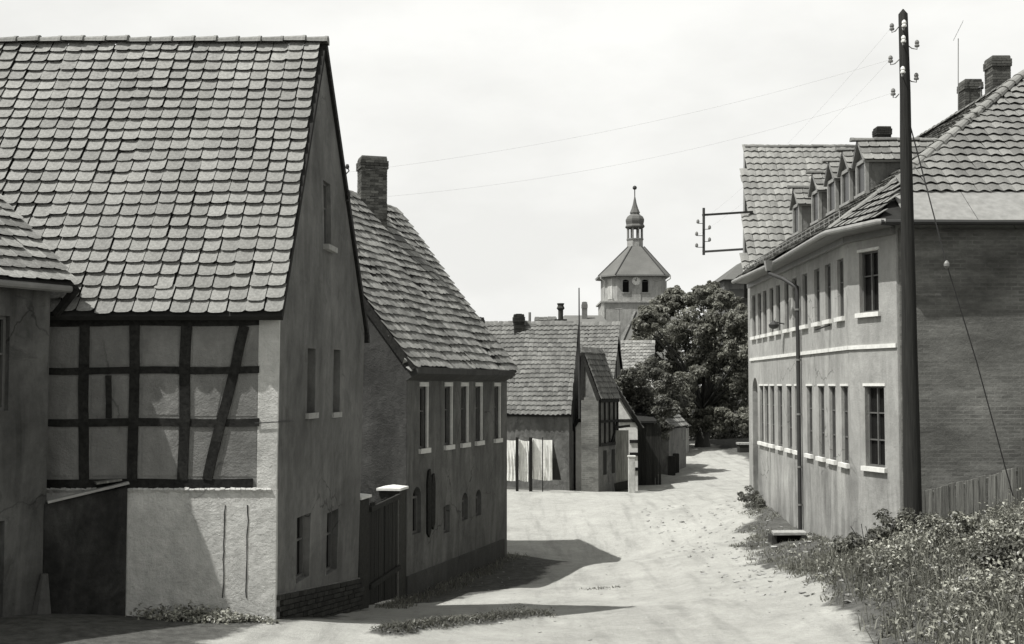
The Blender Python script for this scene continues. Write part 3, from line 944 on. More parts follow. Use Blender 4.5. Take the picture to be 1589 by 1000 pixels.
# ------------------------------------------------------------------ yard boarding between the two left houses
yf = thing('yard_wall', 'black-stained yard wall with a pale plank on top, abutting the half-timbered house', 'wall', (-5.9, 17.2, .1))
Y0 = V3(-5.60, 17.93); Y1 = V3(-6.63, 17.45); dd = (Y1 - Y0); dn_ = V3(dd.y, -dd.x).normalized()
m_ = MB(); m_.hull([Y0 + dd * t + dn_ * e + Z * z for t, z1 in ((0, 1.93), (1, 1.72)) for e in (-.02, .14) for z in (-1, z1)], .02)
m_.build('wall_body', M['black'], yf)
cb = MB(); cb.beam(Y0 + V3(.02, -.02, 1.985), Y1 + V3(.05, 0, 1.75), .19, .035); cb.build('coping_board', M['stone'], yf)
cb = MB(); cb.beam(Y0 + V3(-.1, 0, 2.03), Y0 + dd * .35 + V3(-.05, 0, 1.99), .22, .03); cb.build('coping_board', M['plank'], yf)

# ================================================================== middle house
MA = V3(-2.33, 27.3); MBp = V3(-.135, 34.3)
um = (MBp - MA).normalized()
def s_at(px): return (onray(px, MA, MBp) - MA).length
mw = []
for px in (658, 696, 721, 743, 771.5):
    mw.append(dict(s=s_at(px), z=1.95, w=.46, h=1.42, cols=1, rows=2, depth=.13, sill=(.11, .07, M['cream']), lintel=(.1, M['cream']), jamb=(.06, M['cream'])))
mw.append(dict(s=s_at(648), z=.05, w=.5, h=1.05, rise=.22, framed=False, depth=.14))
mw.append(dict(s=s_at(694), z=-.15, w=.42, h=.66, cols=1, rows=1, depth=.14))
mw.append(dict(s=s_at(722), z=.02, w=.44, h=.68, rise=.2, framed=False, depth=.14))
mw.append(dict(s=s_at(743), z=.02, w=.44, h=.68, rise=.2, framed=False, depth=.14))
mh = gable_house('house', 'low grey house with pale-framed slit windows and a brick chimney, beyond the dark gate', MA, MBp, 7.0, -2.4, 4.02, 8.5, M['midf'], M['tileB'],
                 over=.34, verge_o=.14, tw=.235, th=.262, style='pan', budget=300, windows=mw, bevel=.02, sag=.035, wav=.012, jit=1.4, hide=lambda x, y: x < 545)
# near gable skin: stained render, darkened in colour to stand in for shade; plinth band
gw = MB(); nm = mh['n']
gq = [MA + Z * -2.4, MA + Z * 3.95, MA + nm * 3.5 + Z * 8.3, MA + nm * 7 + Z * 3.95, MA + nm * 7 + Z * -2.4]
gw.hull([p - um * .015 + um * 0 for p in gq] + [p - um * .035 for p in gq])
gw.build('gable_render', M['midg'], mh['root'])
pb = MB(); pb.hull([MA + um * s + nm * e + Z * z for s in (-.02, 7.02) for e in (-.035, .02) for z in (-2.3, -.82)], .012); pb.build('plinth', M['base_mid'], mh['root'])
cn = MB(); cn.hull([MA + um * s + nm * e + Z * z for s, in ((-.1,), (7.12,)) for e, z in ((-.30, 3.80), (-.30, 3.66), (.0, 3.5), (.0, 3.9))]); cn.build('cornice', M['base_mid'], mh['root'])
# broken plaster lumps along the near verge
bl = MB()
for i in range(26):
    t = i / 25; p = MA - um * .1 + nm * (-.12 + 3.2 * t) + Z * (3.8 + 4.2 * t)
    r = random.uniform(.015, .035) * (2.6 if i < 2 else 1)
    bl.hull([p + V3(random.gauss(0, r), random.gauss(0, r), random.gauss(0, r)) for _ in range(9)])
bl.build('verge_mortar', M['stone'], mh['root'], kind='stuff')
for (px, top, bot) in ((665, 728, 834), (671, 735, 822)):
    p = onray(px, MA, MBp); z1 = zat(top, p.y); z0 = zat(bot, p.y)
    s_ = MB(); W_ = frame_matrix((p.x, p.y, 0), um)
    s_.prism([W_ @ V3(x, -.05, z) for x, z in ((-.11, z0 + .1), (.0, z0), (.11, z0 + .15), (.12, z1 - .25), (.05, z1), (-.06, z1 - .05), (-.12, z1 - .3))], W_.to_3x3() @ V3(0, .045, 0))
    s_.build('shutter_board', M['timber'], mh['root'])
ch = at(577.5, 300, 33.0)
brick_shaft(mh['root'], (ch.x, 33.0), .70, .62, 6.6, zat(245, 33.0), .3, M['brick'], M['mortar'])

# ------------------------------------------------------------------ yard gate and its two pillars
def line_g(Y): return V3(-2.97 + .183 * (Y - 23.8), Y)
ugt = V3(.183, 1).normalized()
gp = [(23.87, 24.5, 1.18, 'dark square gate pillar with a white cap against the half-timbered house'), (26.65, 27.2, 1.12, 'dark square gate pillar with a white cap against the grey slit-windowed house')]
for y0, y1, zt_, lb in gp:
    p = line_g((y0 + y1) / 2)
    r = thing('gate_pillar', lb, 'gate pillar', (p.x, p.y, -1.0), 'yard gate pillars')
    W_ = frame_matrix((p.x, p.y, 0), ugt)
    s_ = MB(); s_.box((0, .22, (zt_ - 2.2) / 2), ((y1 - y0), .45, zt_ + 2.2), W_); s_.build('shaft', M['sooty'], r)
    s_ = MB(); s_.hull([W_ @ V3(x, .22 + y, zt_ + z) for x, y, z in ((-.34, -.27, 0), (.34, -.27, 0), (.34, .27, 0), (-.34, .27, 0), (-.34, -.27, .05), (.34, -.27, .05), (.34, .27, .05), (-.34, .27, .05), (-.1, 0, .1), (.1, 0, .1))]); s_.build('cap', M['white'], r)
gr = thing('yard_gate', 'tall dark plank gate between the two white-capped pillars', 'gate', tuple(line_g(25.6) + V3(0, 0, -1.1)))
n = 15
for i in range(n):
    y = 24.53 + (26.62 - 24.53) * (i + .5) / n; p = line_g(y); W_ = frame_matrix((p.x, p.y, 0), ugt)
    top = 1.0 + .05 * math.sin(i); bot = gz(p.x + .3, y) + .07
    s_ = MB(); s_.box((0, .03 + random.uniform(-.006, .006), (top + bot) / 2), (.126, .03, top - bot), W_); s_.build('plank', M['gate'], gr)
for zz in (.93, -.6):
    s_ = MB(); s_.beam(line_g(24.52) + V3(.03, 0, zz), line_g(26.63) + V3(.03, 0, zz + .08), .05, .1); s_.build('rail', M['gate'], gr)

# ================================================================== right building
RC = V3(8.18, 26); RB = V3(7.63, 27.7); RF = V3(7.93, 40.7); RW = V3(9.3, 48.2)
rb = thing('long_building', 'long pale two-storey building with five dormers and a hipped tiled roof, behind the pole', 'building', (8.18, 26, 0))
EZ = 6.85
w = MB()
w.hull([V3(p.x, p.y, z) for p in (RC, RB, RF, RW, V3(16, 48.2), V3(16, 26)) for z in (-2, EZ)], .015)
w.v = w.v
rwall = w.build('wall', M['right'], rb)
cut = MB()
u2 = (RB - RF).normalized(); u1 = (RC - RB).normalized()
SW = (.1, .08, M['white'])
for px in (1180.4, 1188, 1197, 1209, 1223.5, 1236, 1254.7, 1273, 1290, 1309):
    p = onray(px, RF, RB); window(rb, cut, V3(p.x, p.y, 1.62), u2, .62, 1.76, sill=SW, cols=2, rows=3, depth=.11, lintel=(.05, M['white']), fm=M['frame'])
for px in (1170, 1178.6, 1187, 1197.4, 1208, 1221, 1233.6, 1249.5, 1268.3, 1285.5, 1305):
    p = onray(px, RF, RB); window(rb, cut, V3(p.x, p.y, 4.98), u2, .6, 1.36, sill=SW, cols=2, rows=2, depth=.11)
p = onray(1355, RB, RC); window(rb, cut, V3(p.x, p.y, 1.62), u1, .72, 1.76, sill=SW, cols=2, rows=3, depth=.13, lintel=(.06, M['white']))
p = onray(1349, RB, RC); window(rb, cut, V3(p.x, p.y, 5.0), u1, .72, 1.36, sill=SW, cols=2, rows=2, depth=.13, lintel=(.06, M['white']))
p = onray(1170.5, RF, RB); window(rb, cut, V3(p.x, p.y, -.25), u2, .95, 3.9, rise=.45, depth=.3, framed=False, lintel=None, name='doorway', gl=M['dark'])
carve(rwall, cut)
# side wall facing the camera: old masonry skin
sk = MB(); sk.hull([V3(x, y, z) for x in (8.235, 16.02) for y in (25.93, 25.99) for z in (-1.5, 6.72)]); sk.build('side_wall', M['side'], rb)
# string course
def strip(name, mat, z0, z1, out, pts):
    b = MB()
    for a, c in zip(pts[:-1], pts[1:]):
        u = (c - a).normalized(); nn = V3(-u.y, u.x)
        nn = -nn if nn.x > 0 else nn
        b.hull([p + nn * o + Z * z for p in (a - u * .0, c + u * .0) for o in (-.01, out) for z in (z0, z1)])
    return b.build(name, mat, rb)
strip('string_course', M['white'], 4.2, 4.29, .04, [RF, RB, RC + V3(.0, 0)])
strip('eaves_board', M['gutter'], 6.62, 6.85, .10, [RF, RB, RC])
# roof geometry
Bd = V3(7.13, 27.5, 6.86); Cc = V3(7.72, 25.55, 6.86); E1 = V3(7.42, 40.4, 6.86); T = V3(13.35, 31.5, 11.46); H = V3(8.72, 27.12, 8.0)
RFz = V3(13.35, 45, 11.46); Fe = V3(16.2, 25.62, 6.84); Tr = V3(16.2, 31.5, 11.46)
roof = MB()
def slabp(m, poly, t=.09):
    nn = (poly[1] - poly[0]).cross(poly[2] - poly[0]).normalized()
    if nn.z < 0: nn = -nn
    m.prism([p - nn * t for p in poly], nn * (t + .005))
    return nn
U2 = (Bd - E1).normalized(); V2 = (T - E1); V2 = (V2 - U2 * V2.dot(U2)).normalized(); N2 = U2.cross(V2); N2 = N2 if N2.z > 0 else -N2
def onp(p, O_, N_):  # drop a plan point on the plane
    return V3(p.x, p.y, O_.z - (N_.x * (p.x - O_.x) + N_.y * (p.y - O_.y)) / N_.z)
H2 = onp(H, E1, N2)
slabp(roof, [E1, Bd, H2, T, onp(RFz, E1, N2)])
slabp(roof, [Cc, Fe, Tr, T, H])
slabp(roof, [Bd, Cc, H])
back = MB()
slabp(roof, [V3(16.2, 31.5, 11.46), V3(16.2, 45, 11.3), V3(13.35, 45, 11.46), T])
rroof = roof.build('roof', M['deck'], rb)
UF = V3(1, 0, 0); VF = (T - V3(T.x, Cc.y, Cc.z)).normalized(); 
NF = UF.cross(VF); NF = NF if NF.z > 0 else -NF
def keepF(u, v):
    x = Cc.x + u; y = Cc.y + v * VF.y
    xh = H.x + (T.x - H.x) * (y - H.y) / (T.y - H.y) if y > H.y else H.x - (H.x - Cc.x) * (H.y - y) / (H.y - Cc.y)
    return x > xh + .02
roof_tiles(rroof, Cc + VF * 1.15 + NF * .02, UF, VF, 8.3, 6.2, .27, .345, M['tileC'], 'wave', keep=lambda u, v: keepF(u, v + 1.15), budget=220, sag=.015, seed=8, wav=.004)
zs = MB()
for i in range(5):
    x0 = Cc.x + .55 + i * 1.5
    zs = MB(); zs.hull([V3(x, Cc.y, Cc.z) + VF * v + NF * e for x in (x0, x0 + 1.485) for v in (-.05, 1.2) for e in (.02, .035)]); zs.build('eaves_sheet', M['zinc'], rroof)
# street slope
def keep2(u, v):
    p = E1 + U2 * u + V2 * v
    # plan: stay behind hip line H-T and chamfer line Bd-H
    y_h = H.y + (T.y - H.y) * (p.x - H.x) / (T.x - H.x) if p.x > H.x else Bd.y + (H.y - Bd.y) * (p.x - Bd.x) / (H.x - Bd.x)
    return p.y > y_h + .05
roof_tiles(rroof, E1 + N2 * .02, U2, V2, 14.0, 7.4, .25, .30, M['tileC'], 'pan', keep=keep2, budget=40, sag=.02, seed=9)
UC = (Cc - Bd).normalized(); VC = (H - Bd); VC = (VC - UC * VC.dot(UC)).normalized(); NC = UC.cross(VC); NC = NC if NC.z > 0 else -NC
LC = (Cc - Bd).length; hU = (H - Bd).dot(UC); hV = (H - Bd).dot(VC)
roof_tiles(rroof, Bd + NC * .02, UC, VC, LC, hV, .25, .30, M['tileC'], 'pan', keep=lambda u, v: (u > hU * v / hV - .1) and (u < LC - (LC - hU) * v / hV + .1), budget=40, sag=.01, seed=10)
ridge_caps(rroof, Bd + V3(.05, 0, .06), H + V3(0, 0, .08), 3, .12, M['tileC'])
ridge_caps(rroof, H + V3(0, 0, .08), T + V3(0, 0, .08), 15, .16, M['tileW'], name='hip_tile', taper=.8, lift=.04)
ridge_caps(rroof, T + V3(0, .1, .05), V3(13.35, 44, 11.5), 32, .12, M['tileC'])
# wing at the far end
ww = MB()
ww.hull([V3(7.93, 40.7, 6.7), V3(9.3, 48.2, 6.7), V3(13, 48.2, 6.7), V3(13, 40.7, 6.7), V3(8.62, 44.4, 11.95), V3(13, 44.4, 11.95)]); ww.build('wing_gable', M['right'], rb)
WO = V3(7.62, 40.15, 6.95); WR = V3(8.5, 44.4, 12.08)
VW = (V3(WO.x, WR.y, WR.z) - WO); LW = VW.length; VW = VW.normalized(); NW = V3(1, 0, 0).cross(VW); NW = NW if NW.z > 0 else -NW
wr_ = MB(); slabp(wr_, [WO, V3(12.6, WO.y, WO.z), V3(12.6, WR.y, WR.z), WR]); slabp(wr_, [WR, V3(12.6, WR.y, WR.z), V3(12.6, 48.5, 6.9), V3(9.2, 48.5, 6.9)])
wroof = wr_.build('wing_roof', M['deck'], rb)
roof_tiles(wroof, WO + NW * .02, V3(1, 0, 0), VW, 5.0, LW - .05, .27, .335, M['tileW'], 'wave', keep=lambda u, v: WO.x + u > WO.x + (WR.x - WO.x) * v / LW and u < 4.95, budget=0, sag=.01, seed=12, wav=.008)
ridge_caps(wroof, WR + V3(0, 0, .03), V3(12.6, WR.y, WR.z + .03), 10, .13, M['tileC'], taper=.8)
vbw = MB(); vbw.beam(WO - NW * .03, WR - NW * .03, .04, .12, NW); vbw.build('verge_board', M['gutter'], wroof)
# dormers
for k, (dy, dz) in enumerate(((30.4, .0), (31.8, .02), (33.2, .0), (35.0, -.02), (37.4, -.06))):
    fx = 8.78; zr_ = 9.50 + dz; ze_ = 9.02 + dz; hw = .42
    zf = onp(V3(fx, dy), E1, N2).z
    xback = fx + (ze_ - zf) / .77; xrb = fx + (zr_ - zf) / .77
    d_ = MB()
    d_.hull([V3(fx, dy + s * hw, z) for s in (-1, 1) for z in (zf - .1, ze_)] + [V3(fx, dy, zr_ - .08), V3(xrb, dy, zr_ - .08)] + [V3(xback, dy + s * hw, ze_) for s in (-1, 1)] + [V3(fx + .1, dy + s * hw, zf - .1) for s in (-1, 1)])
    dm = d_.build('dormer', M['farwall'], rb)
    cp = MB()
    for s in (-1, 1): cp.box((fx - .02, dy + s * (hw - .03), (zf + ze_) / 2), (.09, .09, ze_ - zf))
    cp.box((fx - .02, dy, ze_ - .05), (.08, .9, .09)); cp.box((fx - .04, dy, zf + .1), (.12, .95, .07))
    cp.build('corner_post', M['zinc'], dm)
    gl = MB(); gl.box((fx - .005, dy, (zf + ze_) / 2 + .02), (.02, .8, ze_ - zf - .2)); gl.build('pane', M['glass'], dm)
    sd = MB()
    for s in (-1, 1):
        a = V3(fx - .14, dy, zr_); e = V3(fx - .14, dy + s * (hw + .12), ze_ - .1)
        vv = e - a; nn = V3(1, 0, 0).cross(vv).normalized(); nn = nn if nn.z > 0 else -nn
        xr2 = xrb + .05; xe2 = xback
        poly = [a, V3(xr2, a.y, a.z), V3(xe2, e.y, e.z), e]
        sd.prism([q_ - nn * .04 for q_ in poly], nn * .045)
    ds = sd.build('dormer_roof', M['gutter'], dm)
    # tiles join the building's own tile budget as merged geometry
    a = V3(fx - .14, dy - hw - .12, ze_ - .1); vv = V3(fx - .14, dy, zr_) - a; Lv = vv.length
    WMd = WM[dm]
    tl = MB()
    for s in (-1, 1):
        u_ = V3(1, 0, 0); v_ = (V3(0, dy, zr_) - V3(0, dy + s * (hw + .12), ze_ - .1)).normalized(); n_ = u_.cross(v_); n_ = n_ if n_.z > 0 else -n_
        Tm, Fm = tile_template(.25, .3 * 1.25, 'pan')
        for r in range(3):
            v0 = r * Lv / 3
            xmax = (xback + (xrb - xback) * (v0 / Lv)) + .1
            x = fx - .14 + .125
            while x < xmax:
                o_ = V3(x, dy + s * (hw + .12), ze_ - .1) + v_ * (v0 - .03) + n_ * (.015 + random.gauss(0, .004))
                Rm = Matrix(((u_.x, v_.x, n_.x), (u_.y, v_.y, n_.y), (u_.z, v_.z, n_.z))) @ Matrix.Rotation(random.gauss(0, .03), 3, 'Z')
                tl.add([o_ + Rm @ Vector(t) for t in Tm], Fm)
                x += .25
    to = tl.build('tile_field', M['tileC'], dm); to['kind'] = 'stuff'
    ridge_caps(dm, V3(fx - .3, dy, zr_ + .02), V3(xrb + .1, dy, zr_ + .02), max(4, int((xrb - fx) / .38)), .11, M['tileC'], taper=.85)
sf = MB(); sf.prism([V3(p.x, p.y, 6.765) for p in (E1, Bd, Cc, RC + V3(.02, .02, 0), RB + V3(.03, 0, 0), RF + V3(.03, 0, 0))], V3(0, 0, .03)); sf.build('soffit', M['gutter'], rb)
# gutter, snow guard, downpipe
gt = MB()
gl_ = [E1 + V3(-.08, .1, -.04), E1 + V3(-.08, -6, -.045), Bd + V3(-.06, .4, -.04), Bd + V3(-.05, -.1, -.04), Cc + V3(-.06, -.02, -.04), Cc + V3(.1, -.06, -.04)]
gt.tube(gl_, .065, 10); gt.build('gutter', M['zinc'], rb)
gt = MB(); gt.tube([Cc + V3(0, -.06, -.05), V3(16.2, 25.56, 6.79)], .06, 8); gt.build('gutter', M['iron'], rb)
sg = MB(); base_pts = []
for i in range(27):
    p = E1 + U2 * (i * 12.9 / 26.0 + .05) + V2 * .32; base_pts.append(p + Z * .26)
    sg.tube([p, p + Z * .28], .012, 5)
    sg.tube([p + V2 * .18, p + Z * .2], .008, 4)
sg.tube(base_pts, .014, 6); sg.tube([p - Z * .09 for p in base_pts], .011, 5); sg.tube([p - Z * .17 for p in base_pts], .011, 5)
sg.build('snow_guard', M['zinc'], rroof)
dp = MB()
pw = onray(1243, RF, RB)
dp.tube([V3(7.12, 33.9, 6.72), V3(7.14, 33.9, 6.5), V3(7.4, 33.3, 6.3), V3(pw.x - .09, pw.y + .02, 6.02), V3(pw.x - .09, pw.y, 5.8), V3(pw.x - .09, pw.y, -.55)], .055, 10)
dpo = dp.build('downpipe', M['iron'], rb)
for z in (5.4, 4.05, 2.6, 1.2, .2):
    c = MB(); c.lathe((pw.x - .09, pw.y, z), [(.072, 0), (.072, .05)], 10); c.build('pipe_clip', M['gutter'], dpo)
hp = MB(); hp.hull([V3(7.12 + x, 33.9 + y, 6.75 + z) for x, y, z in ((-.1, -.12, .1), (.1, -.12, .1), (.1, .12, .1), (-.1, .12, .1), (-.06, -.07, -.18), (.06, -.07, -.18), (.06, .07, -.18), (-.06, .07, -.18))]); hp.build('rainwater_head', M['zinc'], rb)
# chimneys on the hipped roof
for (px, y0, ybase, Y, wd, ang) in ((1505, 126, 200, 37.5, .52, .0), (1547.5, 90, 160, 35.0, .52, .0)):
    p = at(px, y0, Y)
    brick_shaft(rb, (p.x, Y), wd, .6, p.z - 1.9, p.z, ang, M['brick'], M['mortar'])
an = thing('aerial', 'thin television aerial mast beside the chimneys of the long pale building', 'aerial', at(1486, 180, 37.0))
p = at(1486, 185, 37.0); m_ = MB(); m_.tube([p - Z * .8, at(1487, 60, 37.0)], .014, 6); m_.build('mast', M['gutter'], an)
m_ = MB(); q0 = at(1480, 62, 37.0); q1 = at(1494, 34, 37.0); m_.tube([q0, q1], .007, 5)
for t in (0, .25, .5, .75, 1):
    c_ = q0.lerp(q1, t); m_.tube([c_ + V3(-.1, -.3, -.05), c_ + V3(.1, .3, .05)], .005, 4)
m_.build('dipole', M['gutter'], an)
an = thing('vent_pipe', 'small hooded vent pipe between the two chimneys on the pale building', 'vent', at(1522, 165, 36.4))
p = at(1522, 165, 36.4); m_ = MB(); m_.tube([p - Z * .9, at(1522, 137, 36.4)], .02, 6); m_.build('pipe', M['gutter'], an)
m_ = MB(); m_.lathe(at(1522, 137, 36.4), [(.09, 0), (.07, .04), (.02, .07)], 8); m_.build('hood', M['iron'], an)
p = at(1411, 214, 41); brick_shaft(rb, (p.x, 44.0), .5, .5, 11.0, zat(198, 44.0), 0, M['sooty'], M['mortar'])

# wire bracket on the wing gable
br = thing('wire_bracket', 'iron wire bracket with two long arms and small insulators, off the pale building roof', 'bracket', at(1160, 360, 41.5))
mx_ = at(1092, 360, 41.5); m_ = MB(); m_.tube([at(1092, 323, 41.5), at(1092, 396, 41.5)], .045, 8); m_.build('mast', M['iron'], br)
for ya, yb in ((334, 329), (391, 386)):
    m_ = MB(); m_.beam(at(1090, ya, 41.5), at(1168, yb, 42.0 if ya < 350 else 41.0), .06, .07); m_.build('arm', M['iron'], br)
for i, (dx, y) in enumerate(((-9, 347), (9, 356), (-11, 366), (9, 375), (-11, 384))):
    a = at(1092, y, 41.5); b = at(1092 + dx, y, 41.4); m_ = MB(); m_.tube([a, b, b + Z * .06], .012, 5); s_ = m_.build('insulator_pin', M['iron'], br)
    m_ = MB(); m_.lathe(b + Z * .0, [(.03, 0), (.055, .03), (.05, .1), (.02, .14)], 8); m_.build('insulator', M['gutter'], s_)

# ================================================================== telegraph pole
pY = 24.0
pb_ = at(1419, 905, pY); pt_ = at(1401.5, 22, pY)
tp = thing('utility_pole', 'tall dark wooden utility pole with white insulators at the pale building corner', 'utility pole', pb_)
m_ = MB(); nn_ = 14
m_.tube([pb_.lerp(pt_, i / nn_) + V3(random.gauss(0, .004), random.gauss(0, .004), 0) for i in range(nn_ + 1)] + [pt_ + Z * .1], [.185 - .095 * i / nn_ for i in range(nn_ + 1)] + [.01], 16)
m_.build('pole_shaft', M['pole'], tp, smooth=True)
def insul(x0, y0, x1, y1, front=False):
    a = at(x0, y0, pY - .09 if front else pY); b = at(x1, y1 + 6, pY - .22 if front else pY); m_ = MB()
    m_.tube([a, a.lerp(b, .55) - Z * .06, b - Z * .05, b + Z * .05], .011, 6); h_ = m_.build('hook', M['gutter'], tp)
    m_ = MB(); m_.lathe(b + Z * .0, [(.045, 0), (.05, .03), (.032, .05), (.045, .08), (.035, .12), (.012, .14)], 10); m_.build('insulator', M['porcelain'] if front else M['gutter'], h_)
for a_ in ((1396, 40, 1384, 41), (1405, 68, 1423, 67), (1396, 92, 1382, 91), (1405, 120, 1422, 118), (1395, 146, 1386, 142)): insul(*a_)
for a_ in ((1400, 44, 1403, 36), (1400, 66, 1402, 60), (1399, 116, 1401, 108)): insul(*a_, front=True)
sw = thing('stay_wire', 'thin stay wire with an egg insulator running from the pole down to the board fence', 'wire', at(1575, 770, 24.8))
p0 = at(1408, 178, pY); p1 = at(1469, 410, 24.1); p2 = at(1572, 770, 24.8)
m_ = MB(); m_.tube([p0, p1, at(1515, 560, 24.4), p2], .013, 5); m_.build('strand', M['iron'], sw)
m_ = MB(); m_.lathe(p1 - Z * .09, [(.02, 0), (.055, .05), (.055, .1), (.02, .16)], 8); m_.build('egg_insulator', M['gutter'], sw)
def wire(lb, a, b, sag_, r=.006, name='overhead_wire'):
    pts = [a.lerp(b, t / 24) - Z * (sag_ * 4 * (t / 24) * (1 - t / 24)) for t in range(25)]
    m_ = MB(); m_.tube(pts, r, 4, cap=False); o = m_.build(name, M['gutter'], None); tag(o, lb, 'wire', 'overhead wires'); return o
wire('overhead wire from the upper hook of the half-timbered gable to the pole', at(536, 268, 22.3), at(1384, 92, pY), .25, .0012)
wire('overhead wire from the lower hook of the half-timbered gable to the pole', at(538, 310, 22.3), at(1386, 144, pY), .35, .0012)
wire('overhead wire from the top left insulator of the pole to the roof bracket', at(1384, 42, pY), at(1083, 347, 41.4), .3, .0014)
wire('overhead wire from the left middle insulator of the pole down to the roof bracket', at(1382, 92, pY), at(1081, 366, 41.4), .3, .0014)

# ================================================================== plank fence, right
pf = thing('plank_fence', 'weathered vertical plank fence rising to the right behind the weeds beside the pole', 'fence', (10, 25.3, 1))
for i in range(30):
    x = 8.42 + i * .158; top = 1.25 + (x - 8.5) * .245 + random.gauss(0, .012)
    m_ = MB(); wd = random.uniform(.135, .152); yy = 25.3 + random.uniform(-.01, .01)
    W_ = Matrix.Translation((x, yy, .2)) @ Matrix.Rotation(random.gauss(0, .012), 4, 'Y')
    m_.prism([W_ @ V3(a, 0, b) for a, b in ((-wd / 2, -.5), (wd / 2, -.5), (wd / 2, top - .2 + .012), (0, top - .2 - .01 + random.random() * .02), (-wd / 2, top - .2 - .02))], V3(0, .026, 0)); m_.build('plank', M['plank'], pf)
m_ = MB(); m_.beam(V3(8.35, 25.35, 1.1), V3(13.1, 25.35, 2.25), .05, .09); m_.build('rail', M['plank'], pf)

# drain culvert with slab
dr = thing('culvert', 'pale stone slab over a dark drain hole beside the downpipe of the pale building', 'culvert', (7.0, 31.4, -.6))
pc = at(1232, 846, 30.6); m_ = MB()
cxx, cyy = pc.x - .15, pc.y
zg = gz(cxx, cyy)
m_.hull([V3(cxx + x, cyy + y, zg + z) for x, y in ((-.42, -.3), (.42, -.22), (.46, .25), (-.36, .22)) for z in (.16, .24)], .015); m_.build('slab', M['stone'], dr)
m_ = MB(); m_.box((cxx - .38, cyy, zg + .02), (.12, .5, .28)); m_.box((cxx + .36, cyy, zg + .02), (.14, .5, .28)); m_.box((cxx, cyy + .2, zg + .02), (.64, .1, .28)); m_.build('cheek_stone', M['sooty'], dr)
m_ = MB(); m_.box((cxx - .02, cyy + .02, zg + .04), (.6, .25, .22)); m_.build('hole', M['dark'], dr)

# small fittings on the street front
p = onray(1217, RF, RB); wl = MB(); a = V3(p.x, p.y, 5.15); wl.tube([a, a + V3(-.3, 0, .06)], .02, 6); wlo = wl.build('lamp_arm', M['iron'], rb)
wl = MB(); wl.lathe(a + V3(-.3, 0, -.14), [(.05, 0), (.13, .04), (.15, .12), (.06, .2), (.02, .24)], 10); wl.build('lamp_shade', M['iron'], wlo)
p = onray(1288, RF, RB); wl = MB(); a = V3(p.x, p.y, 4.85); wl.tube([a, a + V3(-.38, -.1, -.12)], .022, 6); wl.build('pipe_stub', M['iron'], rb)

# ================================================================== far houses on the left of the street
def quick(name, mat, parent, pts, bevel=0, kind=None):
    m_ = MB(); m_.hull(pts, bevel); return m_.build(name, mat, parent)
uC = V3(.988, -.155).normalized()
CB = V3(2.42, 52); CA = CB - uC * 11
hc = gable_house('house', 'house with broad pale tiled roof facing the viewer, behind the pale sheets', CA, CB, 6.0, -2, 2.3, 6.1, M['farwall'], M['tileE'], over=.25, verge_o=.08,
                 tw=.215, th=.25, style='wave', budget=160, sag=.02, wav=.01, hide=lambda x, y: x < 760)
nC = hc['n']
# gable features: narrow windows seen edge on
cut = MB()
for s, z, w_, h_ in ((1.6, 1.4, .5, 1.3), (2.9, 1.5, .5, 1.3), (2.2, -.7, .7, 1.5)):
    window(hc['root'], cut, CB + nC * s + Z * z, nC, w_, h_, depth=.12)
carve(hc['wall'], cut)
for px, y0, wd, Y in ((741, 493, .56, 54.3), (805, 488, .45, 55.2)):
    p = at(px, y0, Y); brick_shaft(hc['root'], (p.x, Y), wd, .5, p.z - 1.1, p.z, .1, M['sooty'], M['sooty'])
p = at(822, 485, 55.5); m_ = MB(); m_.tube([p, p - Z * .8], .06, 8); m_.build('stove_pipe', M['gutter'], hc['root'])
# sheets between posts in its yard
for i, (x0, x1, dz) in enumerate(((780, 800, 0), (805, 821, -.02), (826, 857, .02))):
    A_ = at(x0, 681, 48.6); B_ = at(x1, 684, 48.4); zb_ = zat(744, 48.5)
    n_ = 12; vs_ = []; fs_ = []
    for r in range(9):
        for c in range(n_ + 1):
            t = c / n_; z = A_.z * (1 - t) + B_.z * t + dz - r / 8 * (A_.z - zb_) + (-.03 * math.sin(math.pi * t))
            vs_.append(V3(A_.x + (B_.x - A_.x) * t, 48.5 + .045 * math.sin(c * 2.1 + i) * (r / 8) + .02 * math.sin(c * 4 + r), z))
    for r in range(8):
        for c in range(n_): q = r * (n_ + 1) + c; fs_.append((q, q + 1, q + n_ + 2, q + n_ + 1))
    m_ = MB(); m_.add(vs_ + [v + V3(0, .012, 0) for v in vs_], fs_ + [tuple(k + len(vs_) for k in f)[::-1] for f in fs_])
    o = m_.build('hanging_sheet', M['cloth'], None, smooth=True, loc=(A_.x, 48.5, zb_))
    tag(o, ['pale sheet hanging left of the two thick yard posts, next to the slit-windowed house', 'narrow pale sheet hanging between the two thick dark yard posts', 'widest pale sheet hanging right of the yard posts'][i], 'sheet', 'pale sheets hung in the yard')
for i, (x, w_) in enumerate(((802.5, .11), (823.5, .13), (842, .04))):
    A_ = at(x, 679, 48.4); m_ = MB(); m_.box((A_.x, 48.4, (A_.z + gz(A_.x, 48.4)) / 2 - .1), (w_, w_, A_.z - gz(A_.x, 48.4) + .2))
    o = m_.build('yard_post', M['timber'], None, loc=(A_.x, 48.4, gz(A_.x, 48.4))); tag(o, ['left thick dark post in the yard of the pale sheets', 'right thick dark post in the yard of the pale sheets', 'thin dark post in front of the widest pale sheet'][i], 'post', 'yard posts')
q0 = at(858, 684, 48.6); 
m_ = MB(); m_.prism([at(858, 684, 48.7), at(871, 745, 48.7), at(856, 745, 48.7)], V3(0, .4, 0)); o = m_.build('lean_shed', M['gate'], None, loc=at(860, 745, 48.7)); tag(o, 'small dark triangular lean-to beside the widest pale sheet', 'shed')

